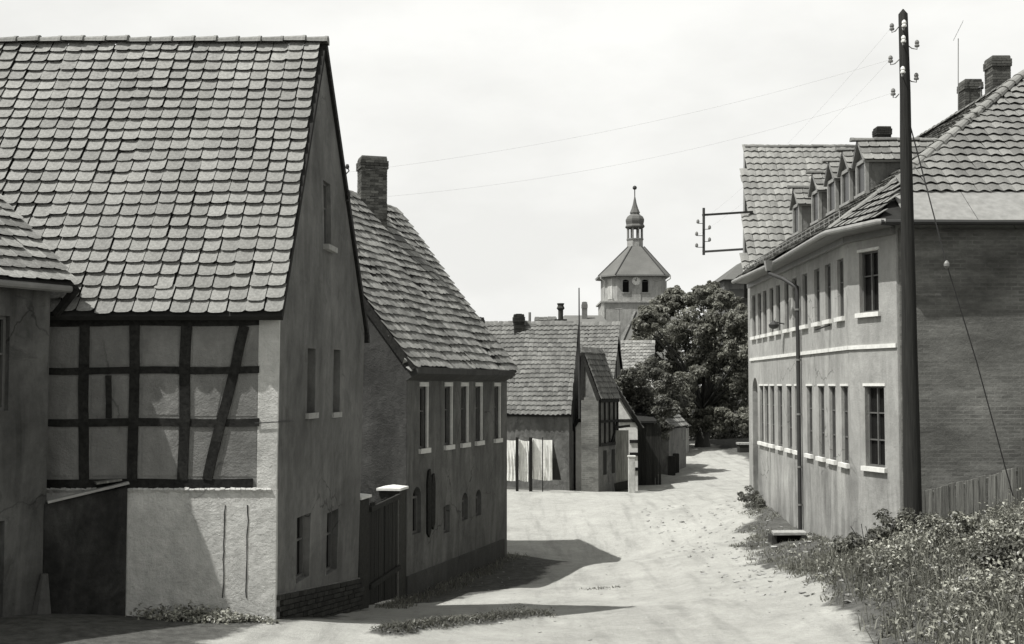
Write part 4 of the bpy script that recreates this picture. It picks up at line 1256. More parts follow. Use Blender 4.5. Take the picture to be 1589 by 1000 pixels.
# brick house with the timbered bay
EA = V3(3.55, 50.3); uE = V3(.42, .907).normalized(); EBp = EA + uE * 2.3
he = gable_house('house', 'narrow brick house with a timbered upper bay and lean-to tiled roof by the road crest', EA, EBp, .75, -2, 2.95, 4.75, M['farwall'], M['tileE'], over=.15, verge_o=.05, tw=.22, th=.25, style='wave', budget=60, rapex=.93)
sk = MB(); nE = he['n']; sk.hull([EA + nE * s + Z * z - uE * e for s in (0, .75) for z in (-2, 2.9) for e in (.02, .05)]); sk.build('brick_gable', M['side'], he['root'])
for z in (2.75, 1.9, .95):
    m_ = MB(); m_.beam(EA + uE * .05 - nE * .03 + Z * z, EBp - nE * .03 + Z * z, .08, .13 if z < 1.9 or z > 2.2 else .1); m_.build('timber_beam', M['timber'], he['root'])
for s in (.1, .65, 1.2, 1.75, 2.2):
    m_ = MB(); m_.beam(EA + uE * s - nE * .025 + Z * .95, EA + uE * s - nE * .025 + Z * 2.75, .08, .08, V3(0, 1, 0)); m_.build('timber_beam', M['timber'], he['root'])
m_ = MB(); m_.beam(EA + uE * 1.4 - nE * .03 + Z * .95, EA + uE * 2.2 - nE * .03 + Z * 1.9, .08, .09); m_.build('timber_beam', M['timber'], he['root'])
for s in (.7, 1.7):
    m_ = MB(); W_ = frame_matrix(tuple(EA + uE * s + Z * -.3), uE); m_.box((0, .0, .5), (.34, .04, 1.0), W_); m_.build('shutter', M['gate'], he['root'])
# yard gate & white gable house behind
WG = V3(5.48, 53.6); uG = V3(.04, 1).normalized()
hg = gable_house('house', 'small white-plastered gable with dark timber bands, right of the timbered bay', WG, WG + uG * 5, 2.7, -2, 1.8, 3.95, M['white'], M['tileE'], over=.35, verge_o=.2, tw=.22, th=.25, style='wave', budget=0)
nG = hg['n']
for z, a, b in ((1.85, .0, 2.7), (.95, .0, .35), (.4, .0, .35), (-.25, 0, .35)):
    m_ = MB(); m_.beam(WG - uG * .03 + nG * a + Z * z, WG - uG * .03 + nG * b + Z * z, .06, .14); m_.build('timber_beam', M['timber'], hg['root'])
gt_ = thing('yard_gate', 'grey boarded gate left of the white gatepost, with a dark kickboard', 'gate', at(965, 765, 50.5))
for i in range(6):
    x0 = 955.5 + i * 3.4; a = at(x0, 668, 51.2); zb_ = zat(770, 51.2); m_ = MB(); m_.box((a.x + .045, 51.2 + i * .03, (a.z + zb_) / 2), (.088, .03, a.z - zb_)); m_.build('plank', M['plank'], gt_)
m_ = MB(); a = at(954, 664, 51.1); b = at(977, 661, 51.3); m_.beam(a, b, .1, .1); m_.build('rail', M['timber'], gt_)
m_ = MB(); a = at(954, 757, 51.1); b = at(977, 752, 51.3); m_.beam(a, b, .05, .35); m_.build('kickboard', M['gate'], gt_)
wp = thing('gatepost', 'square white gatepost standing at the road crest beside the grey boarded gate', 'gatepost', at(980, 765, 48.6))
a = at(980, 709, 48.6); m_ = MB(); m_.hull([V3(a.x + x, 48.6 + y, z) for x in (-.13, .13) for y in (-.13, .13) for z in (-1.2, a.z)], .02); m_.build('shaft', M['farpale'], wp)
m_ = MB(); m_.box((a.x, 48.6, a.z + .02), (.3, .3, .05)); m_.build('cap', M['white'], wp)
# next roofs
uD = V3(.977, -.21).normalized(); DB = V3(4.85, 62)
hd = gable_house('house', 'steep tiled roof with a dark gable, behind the brick house', DB - uD * 7, DB, 6.2, -2, 3.4, 6.55, M['gable'], M['tileE'], over=.3, verge_o=.1, tw=.23, th=.29, style='wave', budget=0)
cut = MB()
for s, z in ((2.4, 3.5), (3.4, 3.5)): window(hd['root'], cut, DB + hd['n'] * s + Z * z, hd['n'], .5, 1.2, depth=.12)
carve(hd['wall'], cut)
uF_ = V3(.98, -.15).normalized(); FB = V3(8.6, 76)
hf = gable_house('house', 'lower tiled roof half hidden by the small tree, left of the big tree', FB - uF_ * 5, FB, 6.0, -2, 3.4, 6.1, M['gable'], M['tileD'], over=.3, verge_o=.1, tw=.24, th=.3, style='wave', budget=0)
sh = thing('shed', 'dark boarded shed in shade between the white gatepost and the small tree', 'shed', at(998, 750, 57))
p = at(988, 655, 57); q = at(1008, 655, 57)
quick('body', M['gate'], sh, [V3(x, y, z) for x in (p.x, q.x + .2) for y in (57, 60) for z in (-2, 1.7)])
quick('roof', M['deck'], sh, [V3(x, y, z) for x in (p.x - .1, q.x + .3) for y, z in ((56.8, 1.65), (56.8, 1.75), (60.2, 2.3), (60.2, 2.4))])
for i in range(8):
    m_ = MB(); m_.box((p.x + .07 + i * .14, 56.97, .1), (.125, .03, 3.0)); m_.build('plank', M['gate'], sh)
uH = V3(.35, .94).normalized(); HA = at(1038, 735, 61.5); HA = V3(HA.x, 61.5)
hh = gable_house('outbuilding', 'small stained plaster outbuilding with a narrow dark slit, under the small tree', HA, HA + uH * 4, 2.4, -2.2, 1.3, 2.6, M['farwall'], M['tileD'], over=.1, tw=.24, th=.3, style='wave', budget=0, cat='outbuilding',
                 gwins=[dict(s=.85, z=-.6, w=.22, h=.95, framed=False, depth=.12)])
HB = V3(at(1052, 700, 72).x, 72)
h2 = gable_house('outbuilding', 'pale little outbuilding nearest the dark hedge at the street end', HB, HB + V3(.3, .95) * 4, 2.2, -2, .9, 1.9, M['stone'], M['tileC'], over=.1, tw=.24, th=.3, style='wave', budget=0, cat='outbuilding')
for i, (x, y0, Y) in enumerate(((1048, 704, 62.5), (1042, 708, 61.2))):
    a = at(x, y0, Y); o = quick('gatepost', M['gate'], None, [V3(a.x + dx, Y + dy, z) for dx in (-.17, .17) for dy in (-.2, .2) for z in (-2, a.z)], .02)
    tag(o, ['dark gatepost beside the road just before the pale little outbuilding', 'shorter dark gatepost against the stained outbuilding with the slit'][i], 'gatepost', 'dark gateposts')
# far skyline houses
h3 = gable_house('house', 'dark gabled roof peeping over the broad pale roof left of the pot-topped chimney', V3(at(833, 500, 84).x, 84), V3(at(862, 500, 84).x, 84), 3.0, 0, 6.8, 8.05, M['sooty'], M['slate'], over=.1, tw=.3, th=.35, budget=0)
p = at(870, 471, 80); c_ = thing('chimney', 'dark round chimney with a flared pot on a squat base, behind the broad roof', 'chimney', (p.x, 80, 6))
m_ = MB(); m_.lathe((p.x, 80, p.z - 1.05), [(.17, 0), (.17, .6), (.22, .65), (.27, .72), (.19, .9), (.24, 1.0), (.24, 1.05)], 12); m_.build('pot', M['sooty'], c_)
m_ = MB(); m_.box((p.x, 80, p.z - 1.25), (.8, .6, .4)); m_.box((p.x, 80, p.z - 3), (.7, .5, 3.4)); m_.build('base', M['sooty'], c_)
h4 = thing('house', 'far pale hipped roof with a tall chimney, left of the church tower', 'house', (at(900, 500, 98).x, 98, 5))
zt1 = zat(488, 98); zb1 = zat(506, 98)
quick('wall', M['farwall'], h4, [V3(at(x, 500, 98).x, y, z) for x in (868, 938) for y in (96, 103) for z in (0, zb1)])
quick('roof', M['tileD'], h4, [V3(at(x, 500, 98).x, y, zb1) for x in (862, 942) for y in (95.5, 103.5)] + [V3(at(x, 500, 98).x, 99.5, zt1) for x in (877, 936)])
p = at(907, 469, 98); brick_shaft(h4, (p.x, 98), .42, .4, p.z - 1.6, p.z, 0, M['gutter'], M['gutter'], bl=.21, bh=.1)
ms = thing('aerial', 'tall thin mast rising in front of the gable of the broad pale roof', 'aerial', at(899, 640, 51.9))
m_ = MB(); m_.tube([at(899.5, 650, 51.9), at(898.5, 447, 51.9)], [.05, .025], 6); m_.build('mast', M['iron'], ms)
ms = thing('aerial', 'T-shaped aerial on a mast in front of the church tower', 'aerial', at(962, 520, 66))
m_ = MB(); m_.tube([at(962.5, 545, 66), at(961, 479, 66)], .03, 6); m_.build('mast', M['gutter'], ms)
m_ = MB(); m_.tube([at(955, 480, 66), at(967, 479, 66)], .035, 6); m_.build('crossbar', M['gutter'], ms)
h5 = thing('house', 'far house with a grey hipped roof above the big tree, left of the pale building', 'house', (at(1140, 450, 100).x, 100, 5))
X_ = lambda x, Y=100: at(x, 500, Y).x
ze5 = zat(437, 100); zr5 = zat(402, 100)
quick('wall', M['farwall'], h5, [V3(X_(x), y, z) for x in (1121, 1190) for y in (99, 108) for z in (0, ze5)])
quick('roof', M['slate'], h5, [V3(X_(x), y, ze5) for x in (1116, 1200) for y in (98, 109)] + [V3(X_(x), y, zr5) for x in (1161, 1175) for y in (103, 105)])
quick('lower_roof', M['slate'], h5, [V3(X_(x), y, z) for x, y, z in ((1118, 98.3, zat(462, 98)), (1185, 98.3, zat(462, 98)), (1131, 99, zat(447, 98)), (1185, 99, zat(447, 98)), (1118, 98.6, zat(466, 98)), (1185, 98.6, zat(466, 98)))])

# ================================================================== church tower
cY = 115.0; k = cY / 1900
cx0 = at(987, 500, cY).x
chh = thing('church_tower', 'church tower with a clock, arched louvres, open lantern, onion dome and spire', 'church tower', (cx0, cY + 3, 0))
def cz(py, Y=cY): return zat(py, Y)
def xx(px, Y=cY): return at(px, 500, Y).x
# upper stage: square with cut corners; plan points
def octo(x0, x1, y0, y1, ch):
    return [(x0 + ch, y0), (x1 - ch * .4, y0), (x1, y0 + ch * .6), (x1, y1 - ch), (x1 - ch, y1), (x0 + ch, y1), (x0, y1 - ch), (x0, y0 + ch)]
x0, x1 = xx(938), xx(1035); oc = octo(x0, x1, cY, cY + 6, 1.35)
oc[0] = (xx(958), cY)
up = MB(); up.prism([V3(a, b, cz(468)) for a, b in oc], V3(0, 0, cz(424) - cz(468)))
upo = up.build('upper_stage', M['tower'], chh)
cut = MB()
for px in (971.5, 1001.5):
    window(chh, cut, (xx(px), cY, cz(454)), (1, 0, 0), .62, cz(434) - cz(454), rise=.16, depth=.3, framed=False, name='louvre', gl=M['dark'], sill=(.1, .08, M['stone']))
carve(upo, cut)
lw_ = MB(); lw_.prism([V3(a, b, -1) for a, b in ((xx(934), cY - .15), (xx(1037), cY - .15), (xx(1037) + .1, cY + 6.3), (xx(934) + .1, cY + 6.3))], V3(0, 0, cz(469) + 1)); lw_.build('lower_stage', M['tower'], chh)
lg = MB(); lg.prism([V3(a, b, cz(470)) for a, b in ((xx(932), cY - .3), (xx(1039), cY - .3), (xx(1039), cY + 6.5), (xx(932), cY + 6.5))], V3(0, 0, .16)); lg.build('ledge', M['stone'], chh)
for sx in (935.5,):
    qn = MB(); qn.box((xx(sx), cY - .18, (cz(470) + cz(530)) / 2), (.26, .1, cz(470) - cz(530))); qn.build('quoin_strip', M['farpale'], chh)
ps = MB(); ps.box((xx(987.5), cY - .03, (cz(448) + cz(467)) / 2), (.85, .08, cz(448) - cz(467))); ps.build('pilaster', M['tower'], chh)
ps = MB(); p1 = V3(oc[7][0], oc[7][1], 0); p2 = V3(oc[0][0], oc[0][1], 0); mid = (p1 + p2) / 2; W_ = frame_matrix((mid.x, mid.y, 0), p2 - p1)
ps.box((0, -.02, (cz(432) + cz(464)) / 2), (.62, .06, cz(432) - cz(464)), W_); ps.build('blind_panel', M['farpale'], chh)
# main roof
rb_ = [V3(a, b, cz(427)) for a, b in octo(xx(930), xx(1041), cY - .5, cY + 6.5, 1.5)]
rb_[0] = V3(xx(954.5), cY - .5, cz(427))
cyc = cY + 3.0
top = [V3(xx(987, cyc) + a, cyc + b, cz(384, cyc)) for a, b in ((-.45, -.72), (.5, -.72), (.78, -.45), (.78, .45), (.45, .78), (-.45, .78), (-.78, .45), (-.78, -.4))]
rm = MB(); rm.add(rb_ + top, [tuple(range(8))[::-1], tuple(range(8, 16))] + [(i, (i + 1) % 8, 8 + (i + 1) % 8, 8 + i) for i in range(8)])
rmo = rm.build('roof', M['slate'], chh)
hb_ = MB()
for i in range(8): hb_.tube([rb_[i], top[i]], .07, 6)
hb_.build('hip_roll', M['iron'], rmo)
ev = MB(); ev.prism([p - Z * .12 for p in rb_], Z * .13); ev.build('eaves_board', M['gutter'], chh)
# lantern
lx = xx(986, cyc); zz = lambda py: cz(py, cyc)
def oct_l(r, z0, z1, nm, mat): m_ = MB(); m_.lathe((lx, cyc, 0), [(r, z0), (r, z1)], 8); return m_.build(nm, mat, chh)
oct_l(.80, zz(386), zz(372), 'lantern_base', M['tower'])
oct_l(.86, zz(373), zz(371), 'lantern_cornice', M['gutter'])
for i in range(8):
    t = 2 * math.pi * (i + .5) / 8; m_ = MB(); a = V3(lx + .72 * math.cos(t), cyc + .72 * math.sin(t)); m_.tube([a + Z * zz(372), a + Z * zz(352)], .09, 6); m_.build('lantern_post', M['gutter'], chh)
m_ = MB(); m_.lathe((lx, cyc, 0), [(.82, zz(355)), (.98, zz(353)), (.98, zz(351.5)), (.86, zz(349)), (.93, zz(344)), (.93, zz(341)), (.80, zz(337)), (.5, zz(333.5)), (.42, zz(332)), (.52, zz(331)), (.50, zz(330)), (.34, zz(324)), (.2, zz(317)), (.1, zz(309)), (.05, zz(305))], 8)
m_.build('onion_dome', M['slate'], chh)
m_ = MB(); m_.tube([V3(lx, cyc, zz(309)), V3(lx, cyc, zz(292))], .05, 6); m_.build('finial', M['iron'], chh)
m_ = MB(); m_.lathe((lx, cyc, zz(295)), [(.03, 0), (.17, .07), (.22, .2), (.17, .34), (.03, .42)], 10); m_.build('ball', M['iron'], chh)
# clock
ck = MB(); ck_c = V3(xx(987.5), cY - .02, cz(436.5))
def disc(c, r, th_, n=28, y=0): return [V3(c.x + r * math.cos(2 * math.pi * i / n), c.y + y, c.z + r * math.sin(2 * math.pi * i / n)) for i in range(n)]
ck.prism(disc(ck_c, .40, 0), V3(0, -.05, 0)); cko = ck.build('clock_dial', M['white'], chh)
hm = MB(); hm.beam(ck_c + V3(0, -.07, 0), ck_c + V3(.03, -.07, .30), .045, .02, V3(0, 1, 0)); hm.beam(ck_c + V3(0, -.08, 0), ck_c + V3(-.13, -.08, .16), .06, .02, V3(0, 1, 0)); hm.build('hand', M['iron'], cko)
for i in range(12):
    t = math.pi * i / 6; a = ck_c + V3(math.cos(t) * .34, -.06, math.sin(t) * .34); h1 = MB(); h1.box((a.x, a.y, a.z), (.035, .02, .05)); h1.build('hour_mark', M['iron'], cko)
dpp = MB()
for s, xa, xb in ((-1, 932, 938), (1, 1040, 1034)):
    dpp.tube([V3(xx(xa), cY - .3, cz(428)), V3(xx(xa), cY - .3, cz(433)), V3(xx(xb), cY - .05, cz(437)), V3(xx(xb), cY - .05, cz(468))], .06, 6)
dpp.build('downpipe', M['farpale'], chh)
# nave roof behind the cottages
nv = thing('church_nave', 'grey slate slope of the church nave right of the tower foot', 'church', (xx(1000, 108), 110, 4))
quick('wall', M['farwall'], nv, [V3(xx(x, 106), y, z) for x in (964, 1045) for y in (106, 113) for z in (-1, cz(560, 106))])
quick('roof', M['slate'], nv, [V3(xx(x, 105), y, cz(565, 105)) for x in (950, 1060) for y in (105, 114.5)] + [V3(xx(x, 109.5), 109.5, cz(484, 109.5)) for x in (986, 1050)])
m_ = MB(); m_.beam(V3(xx(950, 105), 104.95, cz(565, 105)), V3(xx(986, 109.5), 109.45, cz(484, 109.5)), .2, .2); m_.build('verge_board', M['farwall'], nv)

# ================================================================== wall at the street end
gwl = thing('garden_wall', 'long shaded stone garden wall with posts across the end of the street, under the big tree', 'wall', (14, 90, 0))
a = V3(xx(1040, 90), 90); b = V3(xx(1260, 90), 88)
quick('wall_panel', M['stone'], gwl, [p + V3(0, dy, z) for p in (a, b) for dy in (0, .3) for z in (-1.5, zat(665, 90))])
quick('coping', M['stone'], gwl, [p + V3(0, dy, z) for p in (a, b) for dy in (-.08, .38) for z in (zat(665, 90) + .003, zat(662, 90))])
for px in (1085, 1113, 1141, 1170, 1200):
    p = V3(xx(px, 89.5), 89.6); m_ = MB(); m_.box((p.x, 89.45 - (px - 1085) * .008, zat(668, 90) - .3), (.5, .5, 2.6)); m_.build('wall_pier', M['stone'], gwl)
# low stone trough / wall stub by the far corner of the pale building
_tY = 74
wt = thing('stone_trough', 'low dark stone block with a pale slab, beside the far corner of the pale building', 'stone', at(1155, 708, _tY))
p = at(1155, 708, _tY)
quick('block', M['sooty'], wt, [V3(p.x + x, _tY + y, z) for x in (-.36, .5) for y in (-.4, .4) for z in (-1.5, zat(690, _tY))], .05)
quick('slab', M['stone'], wt, [V3(p.x + x, _tY + y, z) for x in (-.42, .6) for y in (-.45, .45) for z in (zat(690, _tY) + .002, zat(687, _tY))])

# ================================================================== vegetation
def leaves(name, C_, Nr, S_, mat, parent=None, aspect=.55, seed=0, up=0.0):
    """C_ centres (n,3), Nr preferred normals, S_ sizes: folded four-corner leaves"""
    rg = np.random.default_rng(seed); n = len(C_)
    nrm = Nr + rg.normal(0, .55, (n, 3)); nrm /= np.linalg.norm(nrm, axis=1)[:, None] + 1e-9
    r = rg.normal(0, 1, (n, 3)); r[:, 2] += up
    a = r - nrm * (r * nrm).sum(1)[:, None]; a /= np.linalg.norm(a, axis=1)[:, None] + 1e-9
    b = np.cross(nrm, a)
    S = S_[:, None]
    v0 = C_ - a * S * .5; v2 = C_ + a * S * .5 - nrm * S * .12
    v1 = C_ + b * S * aspect * .5 + nrm * S * .1; v3 = C_ - b * S * aspect * .5 + nrm * S * .1
    vs_ = np.stack([v0, v1, v2, v3], 1).reshape(-1, 3)
    off = np.array(WM[parent].translation) if parent is not None else np.zeros(3)
    base_ = np.arange(n)[:, None] * 4
    loops = (base_ + np.array([0, 1, 2, 0, 2, 3])[None, :]).ravel()
    me = fast_mesh(name, vs_ - off, loops, np.arange(2 * n) * 3, np.full(2 * n, 3), mat)
    o = bpy.data.objects.new(name, me); link(o, parent, WM[parent] if parent is not None else None)
    return o

def blob_leaves(blobs, per, lsize, seed, sub=9, clump=.33):
    """crown = big lobes, each carrying many leaf clumps with gaps between them"""
    rg = np.random.default_rng(seed); Cs = []; Ns = []
    for (c, r) in blobs:
        c = np.array(c); r = np.array(r if hasattr(r, '__len__') else (r, r, r))
        for k in range(sub):
            d = rg.normal(0, 1, 3); d[2] = abs(d[2]) * .9 - .35; d /= np.linalg.norm(d)
            cc = c + d * r * rg.uniform(.62, 1.05); cr = r.mean() * clump * rg.uniform(.6, 1.3)
            m = int(per * rg.uniform(.6, 1.3))
            q = rg.normal(0, 1, (m, 3)); q /= np.linalg.norm(q, axis=1)[:, None]
            rad = rg.uniform(.35, 1.08, m) ** .6
            p = cc + q * rad[:, None] * cr * np.array([1.1, 1.1, .75])
            Cs.append(p); Ns.append(q * .7 + d * .5 + np.array([0, 0, .5]))
        m = int(per * sub * .18); q = rg.normal(0, 1, (m, 3)); q /= np.linalg.norm(q, axis=1)[:, None]
        Cs.append(c + q * r * rg.uniform(.2, .85, (m, 1))); Ns.append(q)
    C_ = np.concatenate(Cs); N_ = np.concatenate(Ns)
    return C_, N_, rg.uniform(.6, 1.35, len(C_)) * lsize

def tree(name, lb, base, blobs, per, lsize, trunk_r, mat, seed, sub=9, group=None, clump=.33, cat='tree'):
    root = thing(name, lb, cat, base, group)
    base = Vector(base); m_ = MB()
    cen = sum((Vector(b[0]) for b in blobs), Vector()) / len(blobs)
    fork = base.lerp(V3(cen.x, cen.y, cen.z), .42); fork.x = base.x * .6 + fork.x * .4
    m_.tube([base - Z * .4, base.lerp(fork, .3), base.lerp(fork, .7) + V3(.05, 0, 0), fork], [trunk_r * 1.5, trunk_r, trunk_r * .85, trunk_r * .7], 10)
    m_.build('trunk', M['bark'], root, smooth=True)
    lm = MB()
    for (c, r) in blobs:
        c = Vector(c); mid_ = fork.lerp(c, .5) + V3(random.gauss(0, .2), random.gauss(0, .2), .25)
        lm.tube([fork - Z * .1, mid_, c], [trunk_r * .3, trunk_r * .17, trunk_r * .06], 6)
    lm.build('limb', M['bark'], root, smooth=True)
    C_, N_, S_ = blob_leaves(blobs, per, lsize, seed, sub, clump)
    leaves('crown', C_, N_, S_, mat, root, seed=seed)
    return root
def bl(lst, Y, dY=1.5):
    out = []
    for i, (px, py, r) in enumerate(lst):
        y = Y + ((i * 7919) % 5 - 2) * dY * .5; p = at(px, py, y); rr = r / 1900 * y
        out.append(((p.x, p.y, p.z), (rr, rr * 1.1, rr * .9)))
    return out
tree('lime_tree', 'large dense rounded tree filling the street end below the church', (at(1090, 690, 80).x, 80, -1.0),
     bl([(1008, 498, 26), (1030, 478, 26), (1058, 470, 24), (1092, 462, 25), (1122, 468, 24), (1150, 498, 30), (1004, 535, 26), (1040, 525, 38), (1080, 512, 40), (1120, 520, 42), (1155, 545, 38),
         (1022, 572, 36), (1070, 565, 44), (1115, 570, 46), (1155, 590, 42), (1050, 612, 38), (1095, 620, 40), (1140, 630, 40), (1175, 520, 36), (1180, 580, 40), (1002, 508, 18), (1046, 456, 13), (1106, 446, 11),
         (1070, 655, 30), (1110, 655, 28), (1155, 655, 26)], 80, 3.2),
     170, .21, .45, M['leafT'], 3, sub=26, clump=.25)
tree('small_tree', 'smaller dark bushy tree over the outbuildings, in front of the large tree', (at(1012, 720, 60.5).x, 60.5, -1.2),
     bl([(980, 590, 22), (1008, 580, 24), (1036, 600, 24), (968, 622, 20), (995, 620, 26), (1028, 636, 26), (1050, 625, 18), (1018, 664, 22), (990, 655, 20), (972, 605, 16)], 60, 2.0), 120, .15, .2, M['leafD'], 5, sub=20, clump=.3)
tree('hedge_shrub', 'dark rounded shrub mass at the foot of the garden wall, across the street end', (at(1110, 690, 86).x, 86.5, -.8),
     [((at(px, 683, 86.8).x, 86.8, .0), (1.3, .9, 1.15)) for px in (1066, 1085, 1105, 1125, 1146, 1168, 1190)], 110, .16, .08, M['leafD'], 6, sub=14, cat='hedge')
tree('bush', 'small round bush at the foot of the arched doorway of the pale building', (at(1168, 765, 38.6).x, 38.6, gz(7.5, 38.6)),
     [((7.45, 38.7, gz(7.5, 38.6) + .28), (.38, .45, .36)), ((7.6, 38.2, gz(7.5, 38.6) + .15), (.25, .3, .25))], 120, .06, .02, M['leafD'], 7, sub=8, cat='bush')

# weeds: bank on the right
rg = np.random.default_rng(21)
def scatter(n, x0, x1, y0, y1, dens):
    X = rg.uniform(x0, x1, n); Y = rg.uniform(y0, y1, n); k_ = rg.uniform(0, 1, n) < dens(X, Y); return X[k_], Y[k_]
def bank_d(X, Y):
    e = np.interp(Y, ER[:, 0], ER[:, 1])
    d = np.clip((X - e - .35 + .5 * (vnoise(X, Y, .6, 31) - .5)) / 1.2, 0, 1)
    d *= np.where(Y > 26, np.clip((31 - Y) / 7, 0.0, 1) * .35, 1) * (X > 3)
    d *= np.where((Y > 25.9) & (X > 7.9), 0, 1)
    d = np.where((Y > 25.25) & (X > 8.3), 0, d)
    return d * (0.35 + .65 * vnoise(X, Y, .8, 32))
def weed_field(nm, lb, n, area, dens, h0, h1, s0, s1, mat, seed, per=7, cat='weeds', spread=.1):
    X, Y = scatter(n, *area, dens); rg2 = np.random.default_rng(seed)
    Zg = gz_arr(X, Y); hgt = rg2.uniform(h0, h1, len(X)) * (0.3 + 1.5 * vnoise(X, Y, .9, 33) ** 1.6) * np.clip(1.35 - (Y - 19) * .1, .45, 1)
    C_ = np.stack([X, Y, Zg], -1)[:, None, :].repeat(per, 1)
    C_ = C_ + rg2.normal(0, spread, C_.shape) * np.array([1, 1, 0]); tt = rg2.uniform(0.05, 1, C_.shape[:2]); C_[:, :, 2] += tt * hgt[:, None]
    C_ = C_.reshape(-1, 3); N_ = np.tile(np.array([[0, -.15, 1.0]]), (len(C_), 1))
    S_ = rg2.uniform(s0, s1, len(C_))
    o = leaves(nm, C_, N_, S_, mat, seed=seed); tag(o, lb, cat, None, 'stuff'); return o
weed_field('weed_bank', 'tall bright-leaved weeds and brambles covering the bank right of the track', 15000, (4, 13.5, 13, 31), lambda X, Y: bank_d(X, Y) * np.where(vnoise(X, Y, .55, 71) > .42, 1.2, .12) * np.clip((X - np.interp(Y, ER[:, 0], ER[:, 1]) - .2) / 1.8, .12, 1), .08, .5, .03, .095, M['leafW'], 41, per=14)
weed_field('bramble_undergrowth', 'darker undergrowth beneath the weeds of the right bank', 6500, (4.6, 13.5, 13, 26), bank_d, .05, .38, .04, .1, M['leafD'], 42, per=8)
def blades(nm, lb, n, area, dens, h0, h1, mat, seed, lean=.35, wd=.006, cat='grass'):
    X, Y = scatter(n, *area, dens); m = len(X); rg2 = np.random.default_rng(seed)
    Zg = gz_arr(X, Y) - .01; h = rg2.uniform(h0, h1, m)
    b = np.stack([X, Y, Zg], -1); d = rg2.normal(0, lean, (m, 2)) * h[:, None]
    ang = rg2.uniform(0, math.pi, m); s = np.stack([np.cos(ang), np.sin(ang), np.zeros(m)], -1) * wd * (1 + rg2.uniform(0, 1, (m, 1)))
    midp = b + np.concatenate([d * .35, (h * .6)[:, None]], 1); tip = b + np.concatenate([d, (h * rg2.uniform(.75, 1, m))[:, None]], 1)
    vs_ = np.stack([b - s, b + s, midp + s * .7, tip, midp - s * .7], 1).reshape(-1, 3)
    loops = (np.arange(m)[:, None] * 5 + np.array([0, 1, 2, 4, 4, 2, 3])[None, :]).ravel()
    tot = np.tile([4, 3], m); start = np.concatenate([[0], np.cumsum(tot)[:-1]])
    me = fast_mesh(nm, vs_, loops, start, tot, mat); o = bpy.data.objects.new(nm, me); link(o); tag(o, lb, cat, None, 'stuff'); return o
blades('grass_bank', 'long dry grass growing through the weeds of the right bank', 36000, (3.8, 13.5, 12, 26), lambda X, Y: bank_d(X, Y) * 1.2 + .12 * (verge(X, Y) > .4), .08, .42, M['grass'], 51)
def edge_d(X, Y):
    v = verge(X, Y); e = np.interp(Y, ER[:, 0], ER[:, 1])
    return np.where((v > .3) & (X > 3), .8 * vnoise(X, Y, .5, 35) ** 1.5, 0) * np.where((X > 8.1) & (Y > 25.9), 0, 1) * np.where(X > np.interp(Y, [26, 27.7, 40], [8.15, 7.6, 7.9]) , np.where(Y > 26, 0, 1), 1)
blades('verge_grass', 'short sparse dry grass along the foot of the pale building', 42000, (4.2, 8, 20, 40), edge_d, .03, .11, M['grass'], 52, lean=.6, wd=.008)
def hump_d(X, Y): return np.clip(1.5 * band(X, Y) - .35 - .5 * vnoise(X, Y, .3, 77), 0, 1)
blades('grass_hump', 'dark coarse grass on the hump beside the track, lower left of centre', 26000, (-3.0, 1.0, 16, 21.2), hump_d, .02, .10, M['leafD'], 53, lean=.9, wd=.008)
weed_field('hump_weeds', 'low dark broad-leaved weeds on the earth ridge, lower left of centre', 5200, (-3.0, 1.0, 16, 21.2), hump_d, .01, .12, .02, .055, M['leafD'], 57, per=6, spread=.05)
def wallfoot(X, Y):
    xw = np.interp(Y, [23.8, 27.3, 34.3], [-2.9, -2.33, -.13]); return np.where((X > xw) & (X < xw + .55 + .4 * (vnoise(X, Y, .6, 36) - .3)), .6 * vnoise(X, Y, .35, 37) + .05, 0)
blades('wallfoot_grass', 'thin grass and weeds along the foot of the grey slit-windowed house', 26000, (-3, 1.0, 24.5, 34.5), wallfoot, .03, .16, M['grass'], 54, lean=.5)
def nook(X, Y):
    return np.clip(1.3 * np.exp(-(((X + 4.4) / .8) ** 2 + ((Y - 17.62) / .22) ** 2)) - .15, 0, 1)
weed_field('wall_weeds', 'clump of broad-leaved weeds against the whitewashed foot of the half-timbered house', 1500, (-5.8, -3.2, 17.1, 17.9), nook, .05, .2, .04, .09, M['leafW'], 43, per=6, spread=.05)
def pud(X, Y): return np.clip(np.exp(-(((X - 2.0) / .45) ** 2 + ((Y - 27.4) / .35) ** 2)) - .2, 0, 1)
blades('track_tuft', 'dark low tuft of grass in the shadowed edge of the track', 3500, (1, 3.2, 26, 29), pud, .01, .05, M['leafD'], 55, lean=.7, wd=.01)
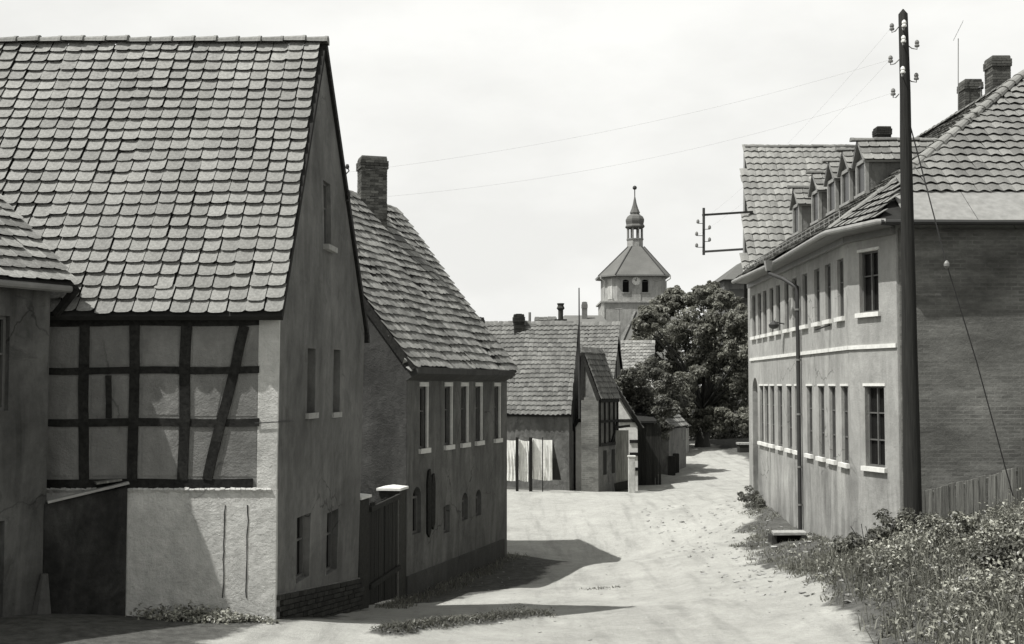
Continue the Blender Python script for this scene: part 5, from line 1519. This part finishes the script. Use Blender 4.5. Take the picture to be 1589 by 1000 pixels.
# darker broad-leaved shrub beside the building corner
sb = thing('shrub', 'dark leafy shrub growing at the foot of the pale building corner, left of the pole', 'shrub', (7.3, 23.6, gz(7.3, 23.6)))
C_, N_, S_ = blob_leaves([((6.75, 24.0, gz(6.75, 24) + .22), (.4, .35, .32)), ((7.2, 23.9, gz(7.2, 24) + .35), (.45, .4, .42)), ((7.7, 23.5, gz(7.7, 23.5) + .35), (.45, .4, .4))], 90, .085, 61, sub=12)
leaves('foliage', C_, N_, S_, M['leafD'], sb, seed=62, aspect=.5)
m_ = MB()
for i in range(12):
    a = V3(random.uniform(6.6, 7.8), 23.8, gz(7.2, 23.8)); m_.tube([a, a + V3(random.gauss(0, .15), random.gauss(0, .1), random.uniform(.3, .65))], .008, 5)
m_.build('stem', M['bark'], sb)
# stones scattered on the track and verge
def stones(nm, lb, n, area, r0, r1, seed):
    rg2 = random.Random(seed); m_ = MB()
    for i in range(n):
        x = rg2.uniform(*area[:2]); y = rg2.uniform(*area[2:]); r = rg2.uniform(r0, r1) ; z = gz(x, y)
        m_.hull([V3(x + rg2.gauss(0, r), y + rg2.gauss(0, r), z + abs(rg2.gauss(0, r * .4))) for _ in range(8)])
    o = m_.build(nm, M['stone'], None); tag(o, lb, 'stones', None, 'stuff')
stones('loose_stones', 'small loose stones and rubble scattered along the right verge of the track', 420, (4.3, 7.5, 19, 42), .012, .05, 4)
stones('track_pebbles', 'small pebbles scattered on the pale track', 500, (-2.6, 5.8, 15, 40), .005, .02, 5)

# taller bramble clumps standing out of the bank, and dry seed stalks
rb2 = random.Random(9)
for nm, mt, lb, par in (('bramble_mass', 'leafW', 'pale-leaved bramble clumps standing out of the weeds of the right bank', 1), ('bramble_mass', 'leafD', 'darker-leaved bramble clumps among the weeds of the right bank', 0)):
    AC, AN, AS = [], [], []
    for i in range(9 if par else 5):
        x = rb2.uniform(6.9, 10.4); y = rb2.uniform(17.2, 23.2)
        if x > .44 * y + .3: x = .44 * y - rb2.uniform(.1, 1.2)
        z = gz(x, y); r = rb2.uniform(.28, .5)
        C_, N_, S_ = blob_leaves([((x, y, z + r * .5), (r, r, r * .75)), ((x + r * .7, y + .1, z + r * .35), (r * .7, r * .7, r * .5))], 55, rb2.uniform(.055, .09), 200 + i + 50 * par, sub=11, clump=.3)
        AC.append(C_); AN.append(N_); AS.append(S_)
    o = leaves(nm, np.concatenate(AC), np.concatenate(AN), np.concatenate(AS), M[mt], seed=300 + par); tag(o, lb, 'brambles', None, 'stuff')
blades('seed_stalks', 'tall thin dry stalks scattered over the right bank', 1500, (5.5, 12, 14, 25), lambda X, Y: bank_d(X, Y) * (vnoise(X, Y, .7, 91) > .5), .35, .75, M['grass'], 58, lean=.22, wd=.004, cat='stalks')
